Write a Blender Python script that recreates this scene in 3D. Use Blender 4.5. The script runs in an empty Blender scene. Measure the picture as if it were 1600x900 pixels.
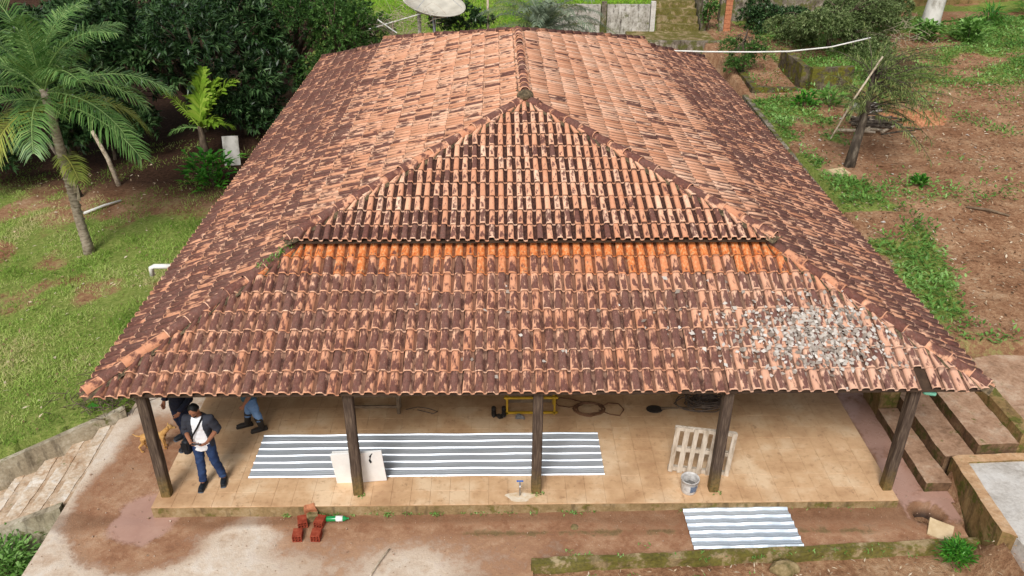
import bpy, bmesh, math, random
import numpy as np
from mathutils import Vector, Matrix, noise as mnoise
random.seed(7); RNG = np.random.default_rng(7)
S_ = bpy.context.scene; COL = S_.collection

# ---------------------------------------------------------------- camera, world, sun, exposure
CAM_H = 9.7
def setup_view():
    th, yaw, ro = math.radians(29.4), math.radians(1.2), math.radians(.3)
    F = Vector((math.sin(yaw)*math.cos(th), math.cos(yaw)*math.cos(th), -math.sin(th)))
    R0 = Vector((math.cos(yaw), -math.sin(yaw), 0)); U0 = R0.cross(F)
    R = R0*math.cos(ro) + U0*math.sin(ro); U = U0*math.cos(ro) - R0*math.sin(ro)
    cd = bpy.data.cameras.new('camera'); cam = bpy.data.objects.new('camera', cd); COL.objects.link(cam)
    cd.sensor_width = 36; cd.lens = 1303/1600*36; cd.clip_end = 2000; cd.clip_start = .1
    m = Matrix((R, U, -F)).transposed().to_4x4(); m.translation = (0, 0, CAM_H); cam.matrix_world = m
    S_.camera = cam
setup_view()
SUN_EL, SUN_AZ = math.radians(47), math.radians(196)      # azimuth clockwise from +Y: behind the camera, a little to the left
w = bpy.data.worlds.new('World'); S_.world = w; w.use_nodes = True
wn = w.node_tree; bg = wn.nodes['Background']
sky = wn.nodes.new('ShaderNodeTexSky'); sky.sky_type = 'NISHITA'; sky.sun_disc = False
sky.sun_elevation = SUN_EL; sky.sun_rotation = SUN_AZ; sky.air_density = 1.0; sky.dust_density = 3.0; sky.ozone_density = 1.0
hs = wn.nodes.new('ShaderNodeHueSaturation'); hs.inputs['Saturation'].default_value = .25; hs.inputs['Value'].default_value = 1.0
wn.links.new(sky.outputs[0], hs.inputs['Color']); wn.links.new(hs.outputs[0], bg.inputs['Color'])
bg.inputs['Strength'].default_value = .10
sd = bpy.data.lights.new('sun', 'SUN'); sd.energy = 1.7; sd.angle = math.radians(18); sd.color = (1, .97, .93)
so = bpy.data.objects.new('sun', sd); COL.objects.link(so)
sdir = Vector((math.sin(SUN_AZ)*math.cos(SUN_EL), math.cos(SUN_AZ)*math.cos(SUN_EL), math.sin(SUN_EL)))
so.rotation_euler = sdir.to_track_quat('Z', 'Y').to_euler(); so.location = sdir*60
vs = S_.view_settings; vs.view_transform = 'Standard'; vs.look = 'None'; vs.gamma = 1; vs.use_curve_mapping = False; vs.exposure = 0.5

# ---------------------------------------------------------------- helpers
def lin(r, g, b, k=1.0):
    f = lambda c: (c/12.92 if c <= .04045 else ((c+.055)/1.055)**2.4)
    return (f(r/255)*k, f(g/255)*k, f(b/255)*k, 1)
class NT:
    def __init__(s, name):
        s.m = bpy.data.materials.new(name); s.m.use_nodes = True; s.t = s.m.node_tree
        s.b = s.t.nodes['Principled BSDF']; s.out = s.t.nodes['Material Output']; s._p = None
    def new(s, ty): return s.t.nodes.new(ty)
    def lk(s, a, b): s.t.links.new(a, b)
    def put(s, sock, v):
        if hasattr(v, 'is_linked') or isinstance(v, bpy.types.NodeSocket): s.lk(v, sock)
        else:
            if sock.type == 'RGBA' and not hasattr(v, '__len__'): v = (v, v, v, 1)
            sock.default_value = v
    def pos(s, scale=None):
        if s._p is None: s._p = s.new('ShaderNodeNewGeometry').outputs['Position']
        if scale is None: return s._p
        m = s.new('ShaderNodeVectorMath'); m.operation = 'MULTIPLY'; s.lk(s._p, m.inputs[0]); m.inputs[1].default_value = scale
        return m.outputs[0]
    def obj(s, scale=(1, 1, 1)):
        o = s.new('ShaderNodeTexCoord').outputs['Object']
        m = s.new('ShaderNodeVectorMath'); m.operation = 'MULTIPLY'; s.lk(o, m.inputs[0]); m.inputs[1].default_value = scale
        return m.outputs[0]
    def noise(s, scale, detail=4, rough=.55, vec=None, dist=0):
        n = s.new('ShaderNodeTexNoise'); s.lk(vec or s.pos(), n.inputs['Vector'])
        n.inputs['Scale'].default_value = scale; n.inputs['Detail'].default_value = detail
        n.inputs['Roughness'].default_value = rough; n.inputs['Distortion'].default_value = dist
        return n.outputs[0]
    def ramp(s, fac, stops, interp='LINEAR'):
        r = s.new('ShaderNodeValToRGB'); s.put(r.inputs[0], fac); cr = r.color_ramp; cr.interpolation = interp
        while len(cr.elements) < len(stops): cr.elements.new(.5)
        for e, (p, c) in zip(cr.elements, stops):
            e.position = p; e.color = c if hasattr(c, '__len__') else (c, c, c, 1)
        return r.outputs[0]
    def sm(s, x, a, b):
        n = s.new('ShaderNodeMapRange'); n.interpolation_type = 'SMOOTHSTEP'; s.put(n.inputs[0], x)
        n.inputs[1].default_value = a; n.inputs[2].default_value = b; return n.outputs[0]
    def mix(s, f, a, b, mode='MIX'):
        n = s.new('ShaderNodeMix'); n.data_type = 'RGBA'; n.blend_type = mode
        s.put(n.inputs[0], f); s.put(n.inputs[6], a); s.put(n.inputs[7], b); return n.outputs[2]
    def ma(s, op, a, b=0.0, c=None):
        n = s.new('ShaderNodeMath'); n.operation = op; s.put(n.inputs[0], a); s.put(n.inputs[1], b)
        if c is not None: s.put(n.inputs[2], c)
        return n.outputs[0]
    def attr(s, name):
        n = s.new('ShaderNodeAttribute'); n.attribute_name = name; return n.outputs['Fac']
    def uv(s, name):
        n = s.new('ShaderNodeUVMap'); n.uv_map = name
        x = s.new('ShaderNodeSeparateXYZ'); s.lk(n.outputs[0], x.inputs[0]); return x.outputs
    def xyz(s, v):
        x = s.new('ShaderNodeSeparateXYZ'); s.lk(v, x.inputs[0]); return x.outputs
    def bump(s, h, strength=.3, dist=.02):
        n = s.new('ShaderNodeBump'); n.inputs['Strength'].default_value = strength; n.inputs['Distance'].default_value = dist
        s.put(n.inputs['Height'], h); s.lk(n.outputs[0], s.b.inputs['Normal'])
    def done(s, col, rough=.8, spec=.3, metal=0.0):
        s.put(s.b.inputs['Base Color'], col); s.put(s.b.inputs['Roughness'], rough)
        s.put(s.b.inputs['Specular IOR Level'], spec); s.put(s.b.inputs['Metallic'], metal); return s.m
def std(name, cols, scale=6, rough=.8, bump=.3, bscale=30, stretch=(1, 1, 1), spec=.25, metal=0, detail=5, obj=False):
    n = NT(name); v = n.obj(stretch) if obj else n.pos(stretch)
    f = n.noise(scale, detail, .62, v); k = len(cols)
    c = n.ramp(f, [(.3+.4*i/max(1, k-1), q) for i, q in enumerate(cols)]) if k > 1 else cols[0]
    if bump: n.bump(n.noise(bscale, 5, .6, v), bump, .01)
    return n.done(c, rough, spec, metal)
def fast_mesh(name, V, Fc, attrs=None):
    """V (n,3), Fc (m,k) index array"""
    me = bpy.data.meshes.new(name); V = np.asarray(V, np.float32); Fc = np.asarray(Fc, np.int32); k = Fc.shape[1]
    me.vertices.add(len(V)); me.vertices.foreach_set('co', V.ravel())
    me.loops.add(Fc.size); me.loops.foreach_set('vertex_index', Fc.ravel())
    me.polygons.add(len(Fc)); me.polygons.foreach_set('loop_start', np.arange(0, Fc.size, k, dtype=np.int32))
    me.update(calc_edges=True); me.validate()
    for a, d in (attrs or {}).items():
        at = me.attributes.new(a, 'FLOAT', 'POINT'); at.data.foreach_set('value', np.asarray(d, np.float32))
    return me
def link(name, me, mat=None, parent=None, loc=(0, 0, 0), smooth=False):
    o = bpy.data.objects.new(name, me); COL.objects.link(o); o.location = loc
    if mat is not None and me is not None and not me.materials:
        for m in (mat if isinstance(mat, (list, tuple)) else [mat]): me.materials.append(m)
    if parent: o.parent = parent
    if smooth: me.shade_smooth()
    return o
def tag(o, label=None, cat=None, group=None, kind=None):
    if label: o['label'] = label
    if cat: o['category'] = cat
    if group: o['group'] = group
    if kind: o['kind'] = kind
    return o
def thing(name, label, cat, loc=(0, 0, 0), rz=0, group=None):
    o = bpy.data.objects.new(name, None); COL.objects.link(o); o.location = loc; o.rotation_euler = (0, 0, rz)
    o.empty_display_size = .2
    return tag(o, label, cat, group)
def rotm(rx=0, ry=0, rz=0): return Matrix.Rotation(rz, 3, 'Z') @ Matrix.Rotation(ry, 3, 'Y') @ Matrix.Rotation(rx, 3, 'X')
class MB:
    def __init__(s): s.v = []; s.f = []
    def box(s, c, d, rot=None, bev=0, jit=0):
        b = len(s.v); c = Vector(c); rot = rot or Matrix.Identity(3)
        x, y, z = (q/2 for q in d)
        if bev:
            pr = [(-x+bev, -y), (x-bev, -y), (x, -y+bev), (x, y-bev), (x-bev, y), (-x+bev, y), (-x, y-bev), (-x, -y+bev)]
            rr = [(q, zz, k) for zz, k in ((-z, 1), (z-bev, 1), (z, 0)) for q in pr]
            for (px, py), zz, k in rr:
                if not k: px *= (x-bev)/x; py *= (y-bev)/y
                s.v.append(c + rot @ Vector((px, py, zz)))
            for l in range(2):
                for i in range(8):
                    j = (i+1) % 8; s.f.append((b+l*8+i, b+l*8+j, b+l*8+8+j, b+l*8+8+i))
            s.f.append(tuple(b+16+i for i in range(8))); s.f.append(tuple(b+i for i in range(7, -1, -1)))
            return s
        for dz in (-z, z):
            for dx, dy in ((-x, -y), (x, -y), (x, y), (-x, y)):
                q = Vector((dx, dy, dz))
                if jit: q += Vector([random.uniform(-jit, jit) for _ in range(3)])
                s.v.append(c + rot @ q)
        s.f += [tuple(b+i for i in q) for q in ((3, 2, 1, 0), (4, 5, 6, 7), (0, 1, 5, 4), (1, 2, 6, 5), (2, 3, 7, 6), (3, 0, 4, 7))]
        return s
    def bar(s, a, b_, wd, ht, up=(0, 0, 1)):
        a, b_ = Vector(a), Vector(b_); d = b_-a; L = d.length; d.normalize(); u = Vector(up)
        sd_ = d.cross(u)
        if sd_.length < 1e-4: sd_ = d.cross(Vector((1, 0, 0)))
        sd_.normalize(); u = sd_.cross(d)
        return s.box((a+b_)/2, (L, wd, ht), Matrix((d, -sd_ if False else u.cross(d), u)).transposed())
    def tube(s, pts, rads, n=8, cap=True):
        pts = [Vector(p) for p in pts]
        if not hasattr(rads, '__len__'): rads = [rads]*len(pts)
        b = len(s.v); ref = None
        for i, p in enumerate(pts):
            t = (pts[min(i+1, len(pts)-1)] - pts[max(i-1, 0)]).normalized()
            if ref is None: ref = t.orthogonal().normalized()
            ref = (ref - t*ref.dot(t)).normalized(); bi = t.cross(ref); r = rads[i]
            rx, ry = r if hasattr(r, '__len__') else (r, r)
            for k in range(n):
                a = 2*math.pi*k/n; s.v.append(p + ref*(math.cos(a)*rx) + bi*(math.sin(a)*ry))
        for i in range(len(pts)-1):
            for k in range(n):
                j = (k+1) % n; s.f.append((b+i*n+k, b+i*n+j, b+(i+1)*n+j, b+(i+1)*n+k))
        if cap:
            s.f.append(tuple(b+k for k in range(n-1, -1, -1))); e = b+(len(pts)-1)*n; s.f.append(tuple(e+k for k in range(n)))
        return s
    def rings(s, L, n=16, cap=True):
        b = len(s.v)
        for (c, rx, ry) in L:
            for k in range(n):
                a = 2*math.pi*k/n; s.v.append(Vector(c) + Vector((math.cos(a)*rx, math.sin(a)*ry, 0)))
        for i in range(len(L)-1):
            for k in range(n):
                j = (k+1) % n; s.f.append((b+i*n+k, b+i*n+j, b+(i+1)*n+j, b+(i+1)*n+k))
        if cap:
            s.f.append(tuple(b+k for k in range(n-1, -1, -1))); e = b+(len(L)-1)*n; s.f.append(tuple(e+k for k in range(n)))
        return s
    def ell(s, c, r, rot=None, n=14, m=9):
        b = len(s.v); c = Vector(c); rot = rot or Matrix.Identity(3)
        if not hasattr(r, '__len__'): r = (r, r, r)
        s.v.append(c + rot @ Vector((0, 0, -r[2])))
        for i in range(1, m):
            p = math.pi*i/m - math.pi/2
            for k in range(n):
                a = 2*math.pi*k/n; s.v.append(c + rot @ Vector((math.cos(a)*math.cos(p)*r[0], math.sin(a)*math.cos(p)*r[1], math.sin(p)*r[2])))
        s.v.append(c + rot @ Vector((0, 0, r[2]))); top = len(s.v)-1
        for k in range(n):
            j = (k+1) % n; s.f.append((b, b+1+j, b+1+k)); s.f.append((top, b+1+(m-2)*n+k, b+1+(m-2)*n+j))
            for i in range(m-2): s.f.append((b+1+i*n+k, b+1+i*n+j, b+1+(i+1)*n+j, b+1+(i+1)*n+k))
        return s
    def prism(s, poly, z0, z1):
        n = len(poly); b = len(s.v); z0 = z0 if hasattr(z0, '__len__') else [z0]*n; z1 = z1 if hasattr(z1, '__len__') else [z1]*n
        for (x, y), z in zip(poly, z0): s.v.append(Vector((x, y, z)))
        for (x, y), z in zip(poly, z1): s.v.append(Vector((x, y, z)))
        s.f.append(tuple(range(b+n-1, b-1, -1))); s.f.append(tuple(range(b+n, b+2*n)))
        for i in range(n):
            j = (i+1) % n; s.f.append((b+i, b+j, b+n+j, b+n+i))
        return s
    def mesh(s, name):
        me = bpy.data.meshes.new(name); me.from_pydata([tuple(v) for v in s.v], [], s.f); me.update(); return me
    def build(s, name, mat, parent=None, smooth=False, loc=(0, 0, 0)): return link(name, s.mesh(name), mat, parent, loc, smooth)
    def sub(s, name, mat, parent=None, levels=2, size=.08, amt=.02, fr=3.0, loc=(0, 0, 0)):
        """finely cut, slightly uneven weathered block"""
        bm = bmesh.new(); bm.from_mesh(s.mesh('t'))
        for _ in range(levels):
            es = [e for e in bm.edges if e.calc_length() > size]
            if not es: break
            bmesh.ops.subdivide_edges(bm, edges=es, cuts=1, use_grid_fill=True)
        bmesh.ops.triangulate(bm, faces=[f for f in bm.faces if len(f.verts) > 4])
        for v in bm.verts:
            q = mnoise.noise_vector(v.co*fr)*amt + mnoise.noise_vector(v.co*fr*3.1)*amt*.45; v.co += q
        me = bpy.data.meshes.new(name); bm.to_mesh(me); bm.free(); return link(name, me, mat, parent, loc)
def remesh(mb, name, mat, parent, voxel=.012, it=4, fold=0, fsc=18):
    o = mb.build('tmp', None); md = o.modifiers.new('r', 'REMESH'); md.mode = 'VOXEL'; md.voxel_size = voxel
    sm_ = o.modifiers.new('s', 'SMOOTH'); sm_.factor = .5; sm_.iterations = it
    dg = bpy.context.evaluated_depsgraph_get(); me = bpy.data.meshes.new_from_object(o.evaluated_get(dg))
    old = o.data; bpy.data.objects.remove(o); bpy.data.meshes.remove(old)
    if fold:
        co = np.empty(len(me.vertices)*3, np.float32); me.vertices.foreach_get('co', co); no = np.empty_like(co); me.vertices.foreach_get('normal', no)
        co = co.reshape(-1, 3); no = no.reshape(-1, 3)
        for i in range(len(co)):
            p = Vector(co[i]); p.z *= 1.6; co[i] += no[i]*mnoise.noise(p*fsc)*fold
        me.vertices.foreach_set('co', co.ravel())
    me.name = name; me.materials.clear(); return link(name, me, mat, parent, smooth=True)
def nrm(a): return a/np.maximum(np.linalg.norm(a, axis=1, keepdims=True), 1e-9)
def leaf_arrays(pos, d, up, L, W, droop=.15):
    d = nrm(d); s = nrm(np.cross(d, up)); n = np.cross(s, d); L = L[:, None]; W = W[:, None]
    a = pos; b = pos + d*L*.45 + s*W*.5 + n*L*.03; t = pos + d*L - n*L*droop; c = pos + d*L*.45 - s*W*.5 + n*L*.03
    V = np.stack([a, b, t, c], 1).reshape(-1, 3); k = len(pos); return V, np.arange(4*k).reshape(k, 4)
def leaf_mesh(name, pos, d, up, L, W, rnd=None, droop=.15):
    V, F_ = leaf_arrays(pos, d, up, L, W, droop)
    if rnd is None: rnd = RNG.random(len(pos))
    return fast_mesh(name, V, F_, {'rnd': np.repeat(rnd, 4)})
def rand_dirs(n):
    a = RNG.normal(size=(n, 3)); return nrm(a)
def vnoise(X, Y, sc, seed=0, oct=3):
    """cheap smooth 2-D value noise in 0..1 (numpy)"""
    out = 0; amp = 1; tot = 0
    for o in range(oct):
        x = X*sc*2**o+seed*13.7+100; y = Y*sc*2**o+seed*7.3+100; xi = np.floor(x).astype(np.int64); yi = np.floor(y).astype(np.int64)
        fx = x-xi; fy = y-yi; fx = fx*fx*(3-2*fx); fy = fy*fy*(3-2*fy)
        def h(a, b):
            q = (a*374761393 + b*668265263 + (seed+o)*69069) & 0x7fffffff; q = ((q ^ (q >> 13))*1274126177) & 0x7fffffff; return ((q ^ (q >> 16)) & 0xffff)/65535.
        v = (h(xi, yi)*(1-fx)+h(xi+1, yi)*fx)*(1-fy) + (h(xi, yi+1)*(1-fx)+h(xi+1, yi+1)*fx)*fy
        out = out + v*amp; tot += amp; amp *= .5
    return out/tot
def sst(x, a, b):
    t = np.clip((x-a)/(b-a), 0, 1); return t*t*(3-2*t)

# ---------------------------------------------------------------- materials
def leafmat(name, cols, rough=.45, trans=.25, spec=.35):
    n = NT(name); r = n.attr('rnd'); k = len(cols)
    c = n.ramp(r, [(i/max(1, k-1), q) for i, q in enumerate(cols)])
    c = n.mix(.35, c, n.mix(n.noise(1.3, 2), n.mix(1.0, c, (.55, .6, .5, 1), 'MULTIPLY'), c))
    n.done(c, rough, spec)
    tr = n.new('ShaderNodeBsdfTranslucent'); n.put(tr.inputs['Color'], c); mx = n.new('ShaderNodeMixShader'); mx.inputs[0].default_value = trans
    n.lk(n.b.outputs[0], mx.inputs[1]); n.lk(tr.outputs[0], mx.inputs[2]); n.lk(mx.outputs[0], n.out.inputs['Surface']); return n.m
M = {}
M['mango'] = leafmat('mango_leaf', [lin(24, 44, 22), lin(44, 72, 38), lin(72, 102, 58), lin(116, 144, 92)], .35, .18)
M['light_leaf'] = leafmat('light_leaf', [lin(50, 84, 36), lin(86, 126, 58), lin(128, 166, 86)], .5, .3)
M['olive_leaf'] = leafmat('olive_leaf', [lin(72, 90, 48), lin(118, 138, 82), lin(168, 180, 126)], .5, .25)
M['weed'] = leafmat('weed_leaf', [lin(78, 120, 46), lin(118, 164, 74), lin(164, 204, 122)], .5, .3)
M['bright'] = leafmat('bright_leaf', [lin(44, 104, 28), lin(72, 142, 44), lin(110, 176, 60)], .4, .3)
M['palm'] = leafmat('palm_leaf', [lin(64, 104, 50), lin(108, 148, 78), lin(164, 192, 118)], .4, .3)
M['palm_y'] = leafmat('palm_leaf_yellow', [lin(120, 140, 60), lin(160, 172, 84), lin(190, 186, 96)], .45, .3)
M['young'] = leafmat('young_palm_leaf', [lin(104, 140, 40), lin(140, 176, 56), lin(178, 200, 84)], .4, .35)
M['phoenix'] = leafmat('grey_palm_leaf', [lin(88, 104, 84), lin(124, 140, 116), lin(160, 168, 140)], .5, .2)
M['grass'] = leafmat('grass_blade', [lin(92, 124, 44), lin(138, 170, 72), lin(174, 196, 104), lin(204, 194, 140)], .6, .3, .15)
M['grass_hi'] = leafmat('terrace_grass', [lin(92, 140, 30), lin(132, 180, 48), lin(164, 200, 70)], .6, .3, .15)
M['casu'] = leafmat('needle_foliage', [lin(74, 94, 48), lin(118, 138, 76), lin(168, 174, 112)], .6, .25, .15)
M['litter'] = leafmat('dry_litter', [lin(92, 66, 48), lin(150, 118, 92), lin(196, 172, 144), lin(222, 206, 184)], .85, .0, .1)
M['roofleaf'] = leafmat('dead_grey_leaf', [lin(128, 114, 104), lin(178, 166, 156), lin(218, 210, 203)], .85, .0, .1)
M['twig'] = leafmat('dry_twig', [lin(84, 66, 50), lin(140, 116, 92), lin(180, 160, 132)], .85, 0, .1)
M['bark'] = std('bark', [lin(58, 48, 40), lin(96, 82, 68), lin(128, 114, 98)], 9, .9, .6, 24, (1, 1, .3))
M['darkbark'] = std('dark_bark', [lin(44, 38, 33), lin(78, 68, 58), lin(122, 112, 98)], 9, .9, .6, 24, (1, 1, .3))
M['palmtrunk'] = std('palm_trunk', [lin(92, 80, 66), lin(150, 136, 118), lin(176, 166, 150)], 7, .85, .6, 14, (1, 1, 2.5))
M['whitewash'] = std('whitewashed_bark', [lin(150, 144, 132), lin(206, 202, 194), lin(222, 218, 210)], 4, .9, .3, 12, (1, 1, .5))
M['deadwood'] = std('dead_wood', [lin(120, 104, 86), lin(176, 160, 138), lin(206, 192, 172)], 10, .9, .4)
def post_mat():
    n = NT('porch_post_wood'); z = n.xyz(n.pos())[2]; g = n.noise(14, 5, .6, n.pos((3, 3, .25)))
    c = n.ramp(g, [(.25, lin(48, 38, 33)), (.5, lin(82, 68, 58)), (.75, lin(118, 102, 86))])
    k = n.sm(n.ma('ADD', z, n.ma('MULTIPLY', n.noise(6, 3), .5)), .85, .25)
    c = n.mix(n.ma('MULTIPLY', k, .75), c, n.ramp(n.noise(20), [(.3, lin(84, 76, 36)), (.7, lin(146, 118, 66))]))
    n.bump(g, .5, .01); return n.done(c, .85, .2)
M['post'] = post_mat()
M['beam'] = std('beam_wood', [lin(46, 44, 42), lin(76, 72, 68)], 8, .85, .4, 20, (.3, 3, 3))
M['deck'] = std('roof_boards', [lin(50, 38, 30), lin(80, 62, 48)], 6, .9, .3)
M['plaster'] = std('wall_plaster', [lin(168, 150, 124), lin(196, 180, 154)], 2, .9, .2)
M['woodpaint'] = std('painted_wood', [lin(84, 58, 40), lin(104, 74, 52)], 5, .6, .2)
M['glass'] = NT('window_glass').done((.03, .035, .04, 1), .1, .5)
def tile_mat(flow, nm):
    n = NT(nm); u, v, _ = n.uv('tile'); rnd, cov, fresh, pale, gut = (n.attr(a) for a in ('rnd', 'cover', 'fresh', 'pale', 'gut'))
    f1 = n.noise(8.5, 5, .6, n.pos(flow)); f2 = n.noise(30, 4, .6, n.pos(flow)); f3 = n.noise(70, 3, .6)
    cx = n.new('ShaderNodeCombineXYZ'); n.put(cx.inputs[0], n.ma('MULTIPLY', u, 1.35)); n.put(cx.inputs[1], n.ma('MULTIPLY', v, .95)); n.put(cx.inputs[2], n.ma('MULTIPLY', rnd, 47.0))
    t1 = n.noise(2.1, 3, .55, cx.outputs[0]); t2 = n.noise(6.5, 3, .6, cx.outputs[0])
    base = n.ramp(n.ma('ADD', n.ma('MULTIPLY', f1, .5), n.ma('MULTIPLY', rnd, .5)), [(.2, lin(200, 140, 108)), (.5, lin(226, 172, 140)), (.8, lin(240, 200, 172))])
    base = n.mix(n.ma('MULTIPLY', n.sm(f2, .55, .8), .4), base, lin(184, 110, 80))
    base = n.mix(n.ma('MULTIPLY', pale, n.ma('MULTIPLY_ADD', f2, .6, .4)), base, lin(212, 178, 158))
    lf = n.sm(n.noise(.9, 4, .6), .35, .65); base = n.mix(n.ma('MULTIPLY', lf, .2), base, lin(196, 132, 96))
    # lichen: strong in the middle and lower end, weak along the edges and the head of the tile
    eu = n.ma('ABSOLUTE', n.ma('SUBTRACT', u, .40)); edge = n.sm(n.ma('ADD', eu, n.ma('MULTIPLY', n.ma('SUBTRACT', f2, .5), .25)), .22, .40)
    head = n.sm(n.ma('ADD', v, n.ma('MULTIPLY', n.ma('SUBTRACT', f2, .5), .35)), .55, .95)
    lip = n.sm(n.ma('ADD', v, n.ma('MULTIPLY', f3, .04)), .075, .03)
    val = n.ma('ADD', cov, n.ma('MULTIPLY', n.ma('SUBTRACT', f1, .5), .95)); val = n.ma('ADD', val, n.ma('MULTIPLY', n.ma('SUBTRACT', t1, .5), 1.9)); val = n.ma('ADD', val, n.ma('MULTIPLY', n.ma('SUBTRACT', t2, .5), .35))
    val = n.ma('ADD', val, n.ma('MULTIPLY', n.ma('SUBTRACT', rnd, .5), .38))
    val = n.ma('ADD', val, n.ma('MULTIPLY', n.ma('SUBTRACT', f2, .5), .4))
    val = n.ma('SUBTRACT', val, n.ma('MULTIPLY', edge, .36)); val = n.ma('SUBTRACT', val, n.ma('MULTIPLY', head, .26)); val = n.ma('SUBTRACT', val, n.ma('MULTIPLY', lip, .5))
    val = n.ma('SUBTRACT', val, n.ma('MULTIPLY', fresh, n.ma('MULTIPLY_ADD', v, 1.0, .35)))
    mask = n.sm(val, .36, .68)
    dark = n.ramp(n.ma('ADD', n.ma('MULTIPLY', f2, .6), n.ma('MULTIPLY', f3, .4)), [(.3, lin(54, 33, 33)), (.5, lin(88, 53, 50)), (.72, lin(126, 80, 72))])
    dark = n.mix(n.ma('MULTIPLY', n.sm(t2, .5, .72), .4), dark, lin(116, 92, 88))
    base = n.mix(n.sm(fresh, .1, .8), base, n.ramp(f2, [(.3, lin(180, 88, 44)), (.52, lin(214, 128, 72)), (.72, lin(200, 172, 132))]))
    c = n.mix(n.ma('MULTIPLY', mask, n.ma('MULTIPLY_ADD', f3, .35, .74)), base, dark)
    # dirt and moss plus painted-in shade in the gutters between covers
    isu = n.sm(gut, .65, .75); e3 = n.ma('ABSOLUTE', n.ma('SUBTRACT', u, n.ma('MULTIPLY_ADD', isu, -.06, .374)))
    gm = n.ma('MULTIPLY', n.sm(n.ma('ADD', n.ma('MULTIPLY_ADD', isu, .055, e3), n.ma('MULTIPLY', f3, .06)), .355, .43), n.ma('MINIMUM', n.ma('MULTIPLY', gut, 1.3), 1.0))
    gd = n.ramp(f2, [(.35, lin(46, 31, 28)), (.62, lin(80, 52, 43)), (.78, lin(78, 70, 42))])
    gm = n.ma('MULTIPLY', gm, n.ma('MULTIPLY_ADD', lip, -.75, 1.0)); c = n.mix(gm, c, gd)
    hd = n.ma('MULTIPLY', n.sm(n.ma('ADD', v, n.ma('MULTIPLY', f3, .05)), .83, .90), n.ma('MULTIPLY', gut, .85)); c = n.mix(hd, c, lin(60, 40, 36))  # head band: dirt and the upper tile's lip shadow, both painted in
    sp = n.sm(n.noise(55, 2, .5), .71, .76); c = n.mix(n.ma('MULTIPLY', sp, .5), c, lin(190, 180, 172))
    n.bump(n.ma('ADD', f2, n.ma('MULTIPLY', f3, .5)), .35, .008); return n.done(c, .88, .2)
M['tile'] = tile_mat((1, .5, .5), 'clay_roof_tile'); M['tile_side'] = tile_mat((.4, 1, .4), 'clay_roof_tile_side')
def mortar_mat():
    n = NT('mossy_mortar'); f = n.noise(14, 5)
    c = n.ramp(f, [(.3, lin(48, 44, 34)), (.5, lin(96, 84, 66)), (.7, lin(136, 118, 92))]); n.bump(n.noise(50), .6, .02); return n.done(c, .95, .1)
M['mortar'] = mortar_mat()
def conc(name, cols, moss=.5, mosscol=(104, 108, 44), dirt=.4, sc=2.2, zmoss=None):
    """weathered concrete: stains, moss on tops, dark runs on faces"""
    n = NT(name); f = n.noise(sc, 6, .62); g = n.noise(18, 5, .6)
    c = n.ramp(n.ma('ADD', n.ma('MULTIPLY', f, .6), n.ma('MULTIPLY', n.noise(sc*7, 6, .7), .4)), [(.36, cols[0]), (.5, cols[1]), (.62, cols[2])])
    c = n.mix(n.ma('MULTIPLY', n.sm(n.noise(38, 3, .6), .60, .72), .35), c, n.mix(.5, cols[0], lin(60, 50, 40)))
    st = n.noise(5, 5, .65, n.pos((1.6, 1.6, .35))); c = n.mix(n.ma('MULTIPLY', n.sm(st, .5, .68), dirt), c, lin(58, 48, 38))
    m = n.sm(n.ma('ADD', n.noise(3.3, 5, .65), n.ma('MULTIPLY', g, .25)), .78-moss*.42, .9-moss*.42)
    c = n.mix(n.ma('MULTIPLY', m, .85), c, n.ramp(g, [(.3, lin(*[q*.6 for q in mosscol])), (.7, lin(*mosscol))]))
    n.bump(n.ma('ADD', g, n.ma('MULTIPLY', n.noise(90, 3), .4)), .45, .012); return n.done(c, .9, .2)
M['conc'] = conc('concrete_clean', [lin(168, 160, 150), lin(204, 198, 190), lin(218, 214, 208)], 0, dirt=.12)
M['conc_mud'] = conc('muddy_concrete', [lin(138, 106, 82), lin(172, 138, 112), lin(190, 164, 140)], .12, dirt=.25)
M['conc_moss'] = conc('mossy_concrete', [lin(116, 100, 72), lin(150, 130, 96), lin(176, 158, 124)], .6, (112, 108, 40), dirt=.35)
M['slab_face'] = conc('slab_face', [lin(112, 92, 62), lin(146, 122, 86), lin(168, 146, 112)], .3, (112, 106, 46), dirt=.5)
M['conc_olive'] = conc('olive_stained_wall', [lin(116, 92, 58), lin(142, 116, 76), lin(160, 136, 94)], .36, dirt=.55)
M['conc_dark'] = conc('dark_stained_wall', [lin(88, 80, 68), lin(128, 118, 104), lin(176, 166, 152)], .45, dirt=.75)
M['conc_planter'] = conc('mossy_planter', [lin(58, 52, 42), lin(92, 82, 66), lin(128, 116, 96)], .5, (122, 118, 34), dirt=.6)
M['conc_grey'] = conc('greyish_wall', [lin(124, 112, 92), lin(160, 148, 126), lin(188, 178, 158)], .22, dirt=.5)
M['riser'] = conc('dark_riser', [lin(84, 64, 48), lin(112, 86, 64), lin(136, 110, 84)], .4, (84, 84, 38), .4)  # darker brown for the upright faces of the steps
M['stair_mud'] = conc('muddy_stair', [lin(160, 128, 98), lin(192, 168, 142), lin(214, 200, 182)], .05, dirt=.3, sc=2.2)
M['stair'] = conc('worn_stair', [lin(160, 122, 88), lin(204, 184, 160), lin(228, 220, 208)], .05, dirt=.2, sc=1.9)
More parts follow.
